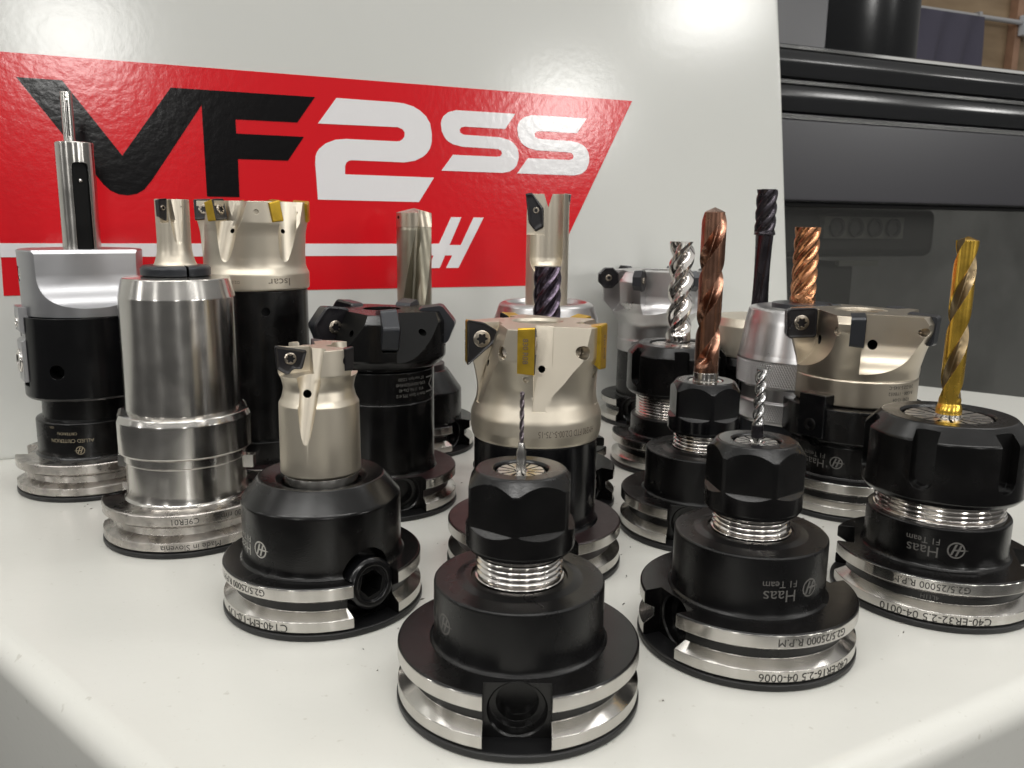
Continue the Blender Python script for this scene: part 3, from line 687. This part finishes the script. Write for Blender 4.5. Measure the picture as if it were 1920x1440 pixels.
# ---- left: steel milling chuck with a slim indexable end mill
t = th("bare steel milling chuck with a black split ring and slim beige cutter", -.1281, .3257)
fl = flange(t, -112, allsteel=True, worn=True)
hb = lathe([(0, 16.2), (24.2, 16.2), (22.9, 17.2, .5), (22.3, 20), (22.3, 31, .3), (22.9, 31.4), (22.9, 35, .2), (0, 35)], 128)
part("holder_body", hb, 'steelt', t)
cl = lathe([(0, 34.6), (24.2, 34.6, .3), (25.1, 35.4, .4), (25.1, 47.6, .3), (24.2, 49.9, .5), (21.3, 50.6), (0, 50.6)], 128)
cs = [boxg(22.6, 32, -6.2, 6.2, 30, 60, fr(a)) for a in (-88, 92)] + [boxg(21.9, 32, 1.5, 12, 30, 42.5, fr(70))]
part("wrench_collar", cut(cl, cs, ['steelt']), 'steelt', t)
part("chuck_sleeve", lathe([(0, 50.2), (21.1, 50.2), (21.05, 93.6, .25), (19.3, 100.8, .5), (13.5, 101.2, .3), (0, 101.2)], 128), 'steelt', t)
for a in (70, 250):
    part("collar_stop", boxg(22, 26.4, -2, 2, 26.5, 31.5, fr(a)), 'steelt', t)
rg = lathe([(0, 101.0), (10.5, 101.0), (12.6, 101.6, .4), (12.7, 104.4, .6), (11.6, 105.3, .4), (5.5, 105.5), (0, 105.5)], 72)
part("split_ring", cut(rg, [boxg(0, 20, -.45, .45, 95, 110, fr(19), 1), boxg(0, 20, -.45, .45, 95, 110, fr(139), 1), boxg(0, 20, -.45, .45, 95, 110, fr(259), 1)], ['insertg', 'hole']), ['insertg', 'hole'], t)
cb = lathe([(0, 105.2), (8.0, 105.2), (7.4, 106.2, .5), (6.3, 109.5, 2), (6.05, 114), (6.1, 129.6, .2), (0, 129.6)], 64)
cs = []
for a in (-48, 132):
    cs.append(prism_xz([(1.9, 121.2), (9, 120.6), (9, 134), (1.9, 134)], 0, 3.4, fr(a)))
    cs.append(taper((2.6, 4.6, 131), (3.4, 6.6, 114.5), 3.1, 1.9, fr(a)))
    cs.append(drill_hole(a + 32, 117.6, 1, 7, .95, pitch=-40))
    cs.append(drill_hole(a + 82, 127.0, 4.5, 9, .7))
part("cutter_body", cut(cb, cs, ['nickel', 'hole']), ['nickel', 'hole'], t, smooth=26)
for a in (-48, 132):
    chip_insert(t, round_poly([(2.6, 129.9), (6.5, 129.6), (6.3, 122.8), (3.2, 121.6)], .5), a, -1.6, .5, ('insert', 'insert'), (4.6, 126.4), 1.05, bev=.2)
writing("C9ER01", 3.1, 31.75, 14.2, -4, 'inkdark', t, turn=180)
writing("25000 r/min", 3.1, 31.75, 14.2, 29, 'inkdark', t, turn=180)
writing("Made in Slovenia", 3.2, 31.75, 4.2, -1, 'inkdark', t, turn=180)
part("band_hole", lathe([(0, 30.5), (1.7, 30.5), (1.7, 31.85), (0, 31.85)], 24, mx=fr(61, 14.3) @ XR), 'hole', t)

# ---- right edge: gold drill in a large slotted nut
t = th("black holder at the right edge with a slotted round nut and a gold twist drill", .1446, .2759)
flange(t, -84, hole=False)
part("holder_body", lathe([(0, 16.4), (23.6, 16.4), (22.8, 17.2, .3), (22.3, 18.6), (22.3, 30.2, 1.1), (20, 30.4), (0, 30.4)], 128), 'black', t)
thread(t, 20.2, 30.2, 38.4, 1.5, .8)
er32_nut(t, -13, 37.2, 57.8, 62.8)
collet(t, 13.9, 62.0, 3.9, 16, .9)
part("drill_shank", lathe([(0, 56), (3.85, 56), (3.85, 63.2, .2), (0, 63.6)], 40), 'steelt', t)
zs = [62.9, 63.4, 64.6, 66.0] + zrange(66.5, 119.2, 170)
dp = drill_prof(2, .58, .34, 67.0, 6)
part("twist_drill", helix(zs, lambda z: 4.0 if z < 64.7 else (4.0 - .6 * smooth01((z - 64.6) / 1.9)), dp, twist_of(67, 44, 190), 64, tip=lambda a, r: (3.4 - r) * .42), ['goldd', 'flutegrey'], t, smooth=40)
team_mark(t, 22.3, 23.6, 1, 'inkdim')
writing("G2.5/25000 R.P.M", 3.1, 31.75, 14.4, 1, 'inkdark', t)
writing("4L11H", 2.0, 28.25, 9.4, 1, 'inkdim', t)
writing("C40-ER32-2.5 04-0010", 3.6, 31.75, 4.2, 5, 'inkdark', t)

# ---- far left: boring head
t = th("boring head with an aluminium block and a slotted steel boring bar, leftmost of all", -.196, .3865)
flange(t, -105, allsteel=True, worn=True)
part("holder_body", lathe([(0, 16.2), (23.6, 16.2), (22.8, 17.1), (22.3, 18), (22.3, 33.0, .7), (20.2, 33.6, .3), (19.4, 33.8), (19.2, 43.6), (0, 43.6)], 112), 'black', t)
bb = lathe([(0, 43.2), (24.3, 43.2, .3), (25.2, 44.4, .4), (25.2, 79.6, .3), (0, 79.6)], 128)
part("head_body", cut(bb, [drill_hole(-27, 56.5, 18, 32, 3.2), boxg(22.8, 40, -7, 7, 49, 90, fr(-80))], ['blackg', 'hole']), ['blackg', 'hole'], t)
bl = lathe([(0, 79.9), (25.0, 79.9, .3), (25.4, 107.9, .5), (24.9, 108.4, .2), (0, 108.4)], 128)
sc_ = gullet([(30, 83.2)] + arc(29.5, 97.2, 14.0, 268, 180, 14) + [(15.5, 98), (15.5, 106.8), (13.6, 108.7), (13.6, 115)], 7, -60, 60, 116)
me = cut(bl, [sc_, drill_hole(-80, 98, 18, 40, 3.4)], ['alu', 'hole'])
part("slide_block", me, ['alu', 'hole'], t, mx=Matrix.Translation((1.6, 0, 0)))
part("slide_screw", lathe([(0, 17), (3.1, 17), (3.1, 23.4, .4), (1.5, 23.4), (1.4, 21.5), (0, 21.5)], 24, mx=fr(-80, 98) @ XR), 'chrome', t)
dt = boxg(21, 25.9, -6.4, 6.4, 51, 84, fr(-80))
part("dovetail_gib", cut(dt, [prism_xz([(24.0, 70), (30, 66), (30, 76), (24, 72)], -10, 10, fr(-80))], ['alu']), 'alu', t)
part("dial", lathe([(0, 24), (5.2, 24), (5.2, 26.8, .4), (4.0, 27.2, .2), (3.0, 26.4), (0, 26.4)], 40, mx=fr(-80, 60) @ XR), 'chrome', t)
part("gib_screw", lathe([(0, 24), (2.1, 24), (2.1, 26.6, .4), (1, 26.7), (0.9, 26), (0, 26)], 24, mx=fr(-80, 77) @ XR), 'chrome', t)
BX = Matrix.Translation((2.4, 0, 0))
bar = lathe([(0, 104), (7.8, 104), (7.8, 154.4, .5), (3.4, 154.9), (0, 154.9)], 72)
sl = [(-3.4, 100), (3.4, 100), (3.4, 143.5), (3.0, 145)] + [(3.0 * cos(R(a)), 145 + .9 * sin(R(a))) for a in (30, 60, 90, 120, 150)] + [(-3.0, 145), (-3.4, 143.5)]
yz = Matrix(((0, 0, 1, 0), (1, 0, 0, 0), (0, 1, 0, 0), (0, 0, 0, 1)))
part("boring_bar", cut(bar, [prism(sl, 5.6, 20, fr(12) @ yz, 1)], ['steelt', 'hole']), ['steelt', 'hole'], t, mx=BX)
part("clamp_ball", lathe([(0, -1.0), (.7, -.7), (1.0, 0), (.7, .7), (0, 1.0)], 20, mx=BX @ fr(12, 138, 5.9) @ XR), 'chrome', t)
tipb = lathe([(0, 150), (2.35, 150), (2.3, 175.6, .25), (0, 175.9)], 40)
part("boring_tip", cut(tipb, [boxg(1.9, 5, .3, .8, 157, 172, fr(-10), 1), drill_hole(-8, 173.2, 1, 5, .45)], ['steelt', 'hole']), ['steelt', 'hole'], t, mx=Matrix.Translation((.8, 0, 0)))
emblem(1.9, 22.3, 20.9, -13, 'inktan', t, turn=0)
writing("ALLIED CRITERION", 2.3, 22.3, 25.4, -22, 'inktan', t, sxx=.95)
writing("CRITERION", 1.7, 22.3, 28.6, -26, 'inktan', t)
writing("USA", 1.3, 22.3, 31.2, -44, 'inktan', t)

# ---- behind left: tall face mill with black and gold square inserts
t = th("tall black arbor with a beige face mill ringed by small black and gold inserts", -.1156, .385)
flange(t, 75, worn='brown')
part("arbor_base", lathe([(0, 16.4), (25.2, 16.4, .3), (25.2, 26.6, .5), (0, 26.6)], 112), 'black', t)
ab = lathe([(0, 26.4), (22.5, 26.4), (22.4, 92.0, .3), (0, 92.0)], 112)
part("arbor", cut(ab, [drill_hole(9, 83.5, 20, 30, 1.9)], ['black', 'hole']), ['black', 'hole'], t)
cb = lathe([(0, 92.3), (22.9, 92.3, .3), (23.4, 93.0, .3), (23.4, 99.2, .5), (22.0, 102.2, 1.2), (21.9, 106, 2), (22.6, 117, 2), (23.4, 121, .5), (23.5, 130.0, .3), (8, 130.2), (8, 124), (0, 124)], 128)
cs = []
TEETH = (-87, -41, 27, 79, 140, 196, 236)
for a in TEETH:
    cs.append(prism_xz([(16.9, 121.8), (30, 120.8), (30, 136), (16.9, 136)], 0, 5.0, fr(a)))
    cs.append(taper((20.6, 6.2, 131), (24.8, 3.2, 107.0), 6.0, 3.9, fr(a)))
    cs.append(taper((22.6, 9.6, 131), (26.2, 8.2, 111), 5.4, 3.0, fr(a)))
    cs.append(drill_hole(a, 117.5, 8, 24, 1.0, y=4.2))
    cs.append(drill_hole(a - 24, 125.6, 21.6, 30, 1.0, mi=0))
part("cutter_body", cut(cb, cs, ['nickel', 'hole']), ['nickel', 'hole'], t, smooth=26)
for a in TEETH:
    chip_insert(t, round_poly([(17.3, 122.2), (24.4, 121.6), (24.6, 130.6), (17.5, 131.0)], .6), a, -4.2, .6, ('insert', 'gold'), (20.6, 126.3), 2.2, tilt=11, rec=.55)
writing("Iscar", 4.6, 23.4, 96.3, 25, 'inkmid', t, sxx=1.2)
writing("D2.00", 1.8, 23.4, 96.3, -22, 'inkmid', t)

# ---- middle: black face mill with hexagonal inserts
t = th("all-black face mill with five big hexagonal inserts on a plain black column", -.0564, .3661)
flange(t, 18, worn='brown')
part("arbor", lathe([(0, 16.4), (23.4, 16.4), (22.6, 17.2), (22.2, 18.6), (22.2, 47.2, .25), (21.8, 47.6), (22.2, 48.0, .2), (22.3, 60.8, .4), (21.2, 61.4), (21.2, 62.4), (0, 62.4)], 128), 'black', t)
cb = lathe([(0, 62.2), (23.5, 62.2, .3), (25.0, 63.0, .6), (27.4, 66.0, 1.0), (27.6, 81.5, .3), (25.6, 85.4, .4), (8, 85.6), (8, 80), (0, 80)], 128)
cs = []
for k in range(5):
    a = 12 + 72 * k
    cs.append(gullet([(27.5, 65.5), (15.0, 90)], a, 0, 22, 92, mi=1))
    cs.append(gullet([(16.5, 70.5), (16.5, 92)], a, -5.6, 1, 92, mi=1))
    cs.append(drill_hole(a + 30, 77.5, 20, 35, 1.4))
part("cutter_body", cut(cb, cs, ['black', 'hole']), ['black', 'hole'], t, smooth=26)
for k in range(5):
    a = 12 + 72 * k
    hexp = [(22.4 + 9.9 * cos(R(60 * j + 8)), 79.0 + 9.9 * sin(R(60 * j + 8))) for j in range(6)]
    chip_insert(t, round_poly(hexp, 1.6, 3), a, -6.2, .9, ('insert', 'insertg'), (22.4, 79.0), 2.9, bev=.9)
for k, s_ in enumerate(("RT max rpm 12500", "R390-100HM53X4540", "9/16  U No Dia-40", "Made in Spain 7P5.412")):
    writing(s_, 1.9, 22.25, 58.2 - 2.3 * k, 33, 'inkdim', t, sxx=.86)
gz = subdiv(G().add([(x, y, 0) for x, y in ((-3, -3.4), (3, -3.4), (3, -2.8), (-1.6, -2.8), (1.2, 0), (-1.6, 2.8), (3, 2.8), (3, 3.4), (-3, 3.4), (-3, 2.9), (.1, 0), (-3, -2.9))], [list(range(12))[::1]]), 1.5)
part("emblem", wrap(gz, 22.25, 54.6, 62, 180), 'inkdim', t, smooth=0)

# ---- behind: olive indexable drill
t = th("black holder behind the black face mill with a thick olive two-flute drill", -.0531, .46)
flange(t, 52)
part("holder_body", lathe([(0, 16.2), (25.4, 16.2), (25.2, 17), (25.2, 32.5, .8), (17.6, 43.5, .8), (14, 43.8), (0, 43.8)], 112), 'black', t)
part("holder_collar", lathe([(0, 43), (16.2, 43), (16.0, 46.6, .4), (0, 46.8)], 96), 'brown', t)
zs = [46, 60] + zrange(61, 118, 110) + [119, 120.0, 125.6]
def dpo(a, z):
    u = (a % PI) / PI; k = smooth01((z - 62) / 4)
    if u < .56: return 1.0
    v = (u - .56) / .44
    return 1 - .72 * k * (min(1, v / .10) if v < .45 else 1 - ((v - .45) / .55) ** 1.4)
part("drill_body", helix(zs, lambda z: 9.2 if z < 118.5 else 9.0, dpo, twist_of(118, 284, -184), 72, tip=lambda a, r: (9 - r) * .16), ['olive', 'olive'], t, smooth=35)
part("drill_head", helix(zrange(119.3, 126.6, 12), lambda z: 9.35, dpo, twist_of(118, 284, -184), 72, tip=lambda a, r: (9.3 - r) * .26), ['bronze', 'bronze'], t, smooth=35)
for a in (-60, 120):
    part("coolant_hole", lathe([(0, 8.6), (.8, 8.6), (.8, 9.5), (0, 9.5)], 20, mx=fr(a, 124.2) @ XR), 'hole', t)

# ---- behind centre: slim two-insert cutter in a silver chuck
t = th("silver ring chuck behind the shell mill with a beige two-insert cutter", .0159, .41)
flange(t, 90)
part("holder_body", lathe([(0, 16.2), (22.3, 16.2), (22.3, 52, .5), (24.8, 56, .5), (0, 56)], 112), 'black', t)
part("chuck_ring", lathe([(0, 55.6), (24.9, 55.6), (25.2, 76.5, 1.2), (22.4, 84.6, 1.5), (19.4, 85.6, .6), (17.6, 83.4, .4), (17.2, 80), (0, 80)], 112), 'silver', t)
part("chuck_core", lathe([(0, 79), (14.5, 79), (14.5, 82.6, .5), (10.6, 83.2), (0, 83.2)], 80), 'steelt', t)
cb = lathe([(0, 78), (10.1, 78), (10.0, 135.8, .3), (0, 135.8)], 80)
cs = []
for a in (-98, 82):
    cs.append(prism_xz([(1.2, 117), (14, 117), (14, 142), (1.2, 142)], 1.3, 14, fr(a)))
    cs.append(lathe([(0, 98.5)] + [(8.2 * cos(R(q)), 106.7 + 8.2 * sin(R(q))) for q in range(-80, 1, 10)] + [(8.2, 145), (0, 145)], 48, mx=fr(a) @ Matrix.Translation((-.6, 9.3, 0))))
    cs.append(drill_hole(a + 86, 102.0, 2, 12, 1.1, pitch=-35))
cs.append(hull([(-4, -14, 142), (4, -14, 142), (4, 14, 142), (-4, 14, 142), (0, -14, 129.5), (0, 14, 129.5)], fr(-98 + 12)))
part("cutter_body", cut(cb, cs, ['nickel', 'hole']), ['nickel', 'hole'], t, smooth=26)
for a in (-98, 82):
    chip_insert(t, round_poly([(1.8, 120.4), (5.6, 118.3), (8.9, 122.5), (10.6, 135.9), (7.5, 136.3), (1.9, 129.2)], .6), a, -1.2, 2.3, ('insert', 'insertg'), (5.4, 128.2), 1.55, bev=.8)

# ---- behind centre: dark roughing end mill
t = th("holder hidden behind the shell mill with a violet-black end mill showing above it", .0147, .3700)
er16_holder(t, 60, 10, 33.5)
zs = [58, 70] + zrange(71, 104.3, 120)
part("end_mill", helix(zs, lambda z: 6.0, mill_prof(6, .80, 72, 4), twist_of(70, 44), 84), ['plum', 'plum'], t, smooth=40)

# ---- behind right: silver face mill with octagonal inserts
t = th("silver face mill with small dark octagonal inserts on a black arbor, farthest back", .0885, .5318)
flange(t, -26)
part("arbor", lathe([(0, 16.4), (24, 16.4), (22.4, 17.4), (22.2, 44.6), (22.7, 45, .2), (0, 45)], 112), 'black', t)
cb = lathe([(0, 45), (22.8, 45, .3), (22.9, 52, .4), (22.4, 53.2), (22.4, 62, 2), (27, 69.5, 1), (32.6, 75.5, .8), (33.2, 88.5, .5), (30.5, 94.2, .5), (9, 94.5), (9, 88), (0, 88)], 128)
cs = []
for k in range(6):
    a = -75 + 60 * k
    cs.append(gullet([(33, 66.5)] + arc(36, 80, 14.5, 255, 180, 10) + [(21.5, 98)], a, 0, 19, 100))
part("cutter_body", cut(cb, cs, ['silver', 'hole']), ['silver', 'hole'], t, smooth=26)
for k in range(6):
    a = -75 + 60 * k
    chip_insert(t, [(30.0 + 6.8 * cos(R(45 * j + 22)), 89.3 + 6.8 * sin(R(45 * j + 22))) for j in range(8)], a, -4.6, .8, ('insert', 'insertg'), None, 2.0, bev=.8)

# ---- right of centre, back: aluminium-cutting end mill in a slotted nut
t = th("black holder with a slotted round nut and a shiny three-flute end mill", .0845, .4331)
flange(t, 68)
part("holder_body", lathe([(0, 16.4), (23.4, 16.4), (22.4, 17.2), (22.2, 18.4), (22.2, 26.0, .8), (0, 26.2)], 112), 'blackm', t)
thread(t, 20.0, 26, 38.5)
er32_nut(t, 6, 37.8, 58.2, 63.0)
collet(t, 13.9, 62.2, 6.4, 12, .9)
zs = [56, 63, 65] + zrange(66, 114.2, 170)
part("end_mill", helix(zs, lambda z: 6.35, mill_prof(3, .52, 66.8, 4), twist_of(66, 36, 60), 84), ['chrome', 'chrome'], t, smooth=40)

# ---- right of centre: brown coated drill in a hexagon nut
t = th("black holder with a glossy hexagon nut and a tall brown coated drill", .0773, .3356)
er16_holder(t, -6, 14, 34.0, black='blackg')
part("collet", lathe([(0, 58), (6.7, 58), (6.6, 61.7, .2), (5.4, 61.5), (4.8, 60.8), (0, 60.8)], 60), 'steelt', t)
zs = [58, 64.2] + zrange(65, 127.6, 190)
part("twist_drill", helix(zs, lambda z: 4.75, drill_prof(2, .60, .36, 66.5, 5), twist_of(66, 44, 75), 64, tip=lambda a, r: (4.75 - r) * .42), ['bronzed', 'bronzed'], t, smooth=40)
part("drill_shank", lathe([(0, 60), (4.9, 60), (4.85, 65.2, .15), (0, 65.4)], 48), 'steelt', t)

# ---- back right: long necked dark end mill in a beige hub
t = th("beige hub holder behind the silver chuck with a long dark necked end mill", .1271, .44)
flange(t, 80)
part("holder_body", lathe([(0, 16.2), (22.3, 16.2), (22.3, 50, .4), (25, 51, .3), (25, 53.2, .2), (22.8, 57.4, .3), (0, 57.4)], 112), 'black', t)
part("holder_hub", lathe([(0, 57.2), (23.6, 57.2, .3), (23.8, 72.6, .4), (21.6, 76.6, .5), (9, 77.2), (0, 77.2)], 112), 'nickel', t)
zs = [72, 78, 117.6, 118.0] + zrange(118.4, 140.4, 100)
part("end_mill", helix(zs, lambda z: 4.45 if z < 117.8 else 5.25, mill_prof(5, .74, 118.6, 1.5), twist_of(118, 34), 80), ['violet', 'violet'], t, smooth=40)

# ---- right: silver knurled chuck with a copper end mill
t = th("silver chuck with two knurled bands and a copper coloured end mill", .1354, .40)
flange(t, 40)
part("chuck_base", lathe([(0, 16.4), (24.4, 16.4), (24.6, 33.4, .4), (0, 33.4)], 112), 'insertg', t)
kn = lathe([(0, 33), (26.6, 33), (27.3, 34.2, .3), (27.6, 42.8, .3), (26.4, 43.6, .2), (26.4, 49.4, .2), (27.7, 50.2, .3), (27.7, 62.2, .3), (27.2, 64.4, .4), (25.0, 79.5, 1.2), (23.6, 85.2, 1.2), (19.5, 86.0, .5), (16.5, 84.4, .3), (0, 84.2)], 160)
part("chuck_sleeve", cut(kn, [hull([(25.2, -2.2, 43), (31, -2.2, 43), (31, 2.2, 43), (25.2, 2.2, 43), (25.8, -1.2, 57), (31, -1.2, 57), (31, 1.2, 57), (25.8, 1.2, 57)], fr(-72), 1)], ['silver', 'hole']), ['silver', 'hole'], t)
def knurl(z0, z1, r):
    g = G(); n = 150
    for hand in (1, -1):
        for k in range(n):
            a0 = 2 * PI * k / n; m = 6; da = hand * (z1 - z0) / r * .55; wv = .26 / r
            b = len(g.v)
            for i in range(m + 1):
                a = a0 + da * i / m; z = z0 + (z1 - z0) * i / m
                for rr, aw in ((r - .2, -2 * wv), (r + .22, 0), (r - .2, 2 * wv)):
                    g.v.append((rr * cos(a + aw), rr * sin(a + aw), z))
            for i in range(m):
                q = b + 3 * i
                for j in (0, 1): g.f.append([q + j, q + j + 1, q + j + 4, q + j + 3]); g.m.append(0)
    return g
for z0, z1, r in ((34.6, 42.4, 27.45), (50.6, 61.6, 27.7)):
    o = part("knurled_band", knurl(z0, z1, r), 'silver', t, smooth=25); o['kind'] = 'stuff'
part("split_collar", lathe([(0, 83), (13.6, 83), (13.6, 87.4, .5), (7, 87.6), (0, 87.6)], 72), 'insertg', t)
zs = [82, 88.2] + zrange(89, 122.2, 130)
part("end_mill", helix(zs, lambda z: 5.75, mill_prof(6, .76, 89.5, 3), twist_of(88, 40), 96), ['copper', 'copper'], t, smooth=40)

# ---- right: bronze face mill with square inserts on a keyed arbor
t = th("bronze coloured face mill with rounded square black inserts on a keyed black arbor", .152, .3723)
flange(t, 88)
ab = lathe([(0, 16.4), (26.4, 16.4), (25.4, 17.4, .3), (25.4, 30.4, .3), (25.0, 30.8), (25.4, 31.2, .2), (29.9, 33.4, .6), (29.9, 47.4, .5), (25, 47.9), (0, 47.9)], 128)
part("arbor", cut(ab, [drill_hole(-33, 33.5, 24, 40, 4.2, mi=0)], ['black', 'hole']), ['black', 'hole'], t)
for a in (-31, 149):
    me = tomesh("drive_key", boxg(24.3, 31.2, -6.3, 6.3, 34.5, 53.2, fr(a)), ['blackg']); bevel_mesh(me, .6, 2)
    k_ = part("drive_key", me, ['blackg'], t)
    part("key_screw", lathe([(0, 28), (2.6, 28), (2.6, 31.0), (2.7, 31.5, .3), (1.5, 31.6), (1.3, 30.6), (0, 30.6)], 32, mx=fr(a, 40.0) @ XR), 'black', k_)
cb = lathe([(0, 48.1), (25.0, 48.1, .3), (25.6, 48.8, .3), (25.6, 59.2, .3), (25.2, 59.7), (25.5, 60.1, .2), (25.9, 64, 2), (28.2, 73.5, 3), (31.2, 80.5, 1), (31.3, 83.8, .3), (29.4, 86.9, .4), (11, 87.3, .3), (10.5, 86.6), (7.6, 86.4, .2), (7.4, 80), (0, 80)], 144)
cs = []
for k in range(5):
    a = 3 + 72 * k
    cs.append(gullet([(33, 62.0), (26.3, 62.3)] + arc(33.0, 75.5, 14.6, 243, 180, 12) + [(18.4, 92)], a, 0, 27, 93))
    cs.append(drill_hole(a, 79.5, 8, 24, 2.0, y=4.6, pitch=-15))
    cs.append(drill_hole(a - 19, 80.6, 26.8, 40, 1.8, mi=0))
part("cutter_body", cut(cb, cs, ['bronze', 'hole']), ['bronze', 'hole'], t, smooth=26)
for k in range(5):
    a = 3 + 72 * k
    chip_insert(t, round_poly([(18.6, 74.8), (31.4, 74.2), (32.2, 87.2), (19.0, 88.0)], 1.9), a, -5.0, .8, ('insert', 'insertg'), (25.6, 81.2), 3.3, bev=.5)
    part("pocket_ring", lathe([(1.75, 26.6), (1.75, 27.3), (1.0, 27.3), (.9, 26.6)], 24, mx=fr(a - 19, 80.6) @ XR, loop=True), 'screw', t)
for k, s_ in enumerate(("245-D2.5-X45-C", "R-1500 - 1YB052", "R245 12-04", "Made in Sweden")):
    writing(s_, 2.0, 25.6, 57.4 - 2.6 * k, 47, 'inkdark', t)
part("arbor_bolt", lathe([(0, 78), (6.6, 78), (6.6, 84.2, .5), (3.6, 84.4, .2), (3.2, 82), (0, 82)], 40), 'blackg', t)
team_mark(t, 25.4, 24.0, -24)
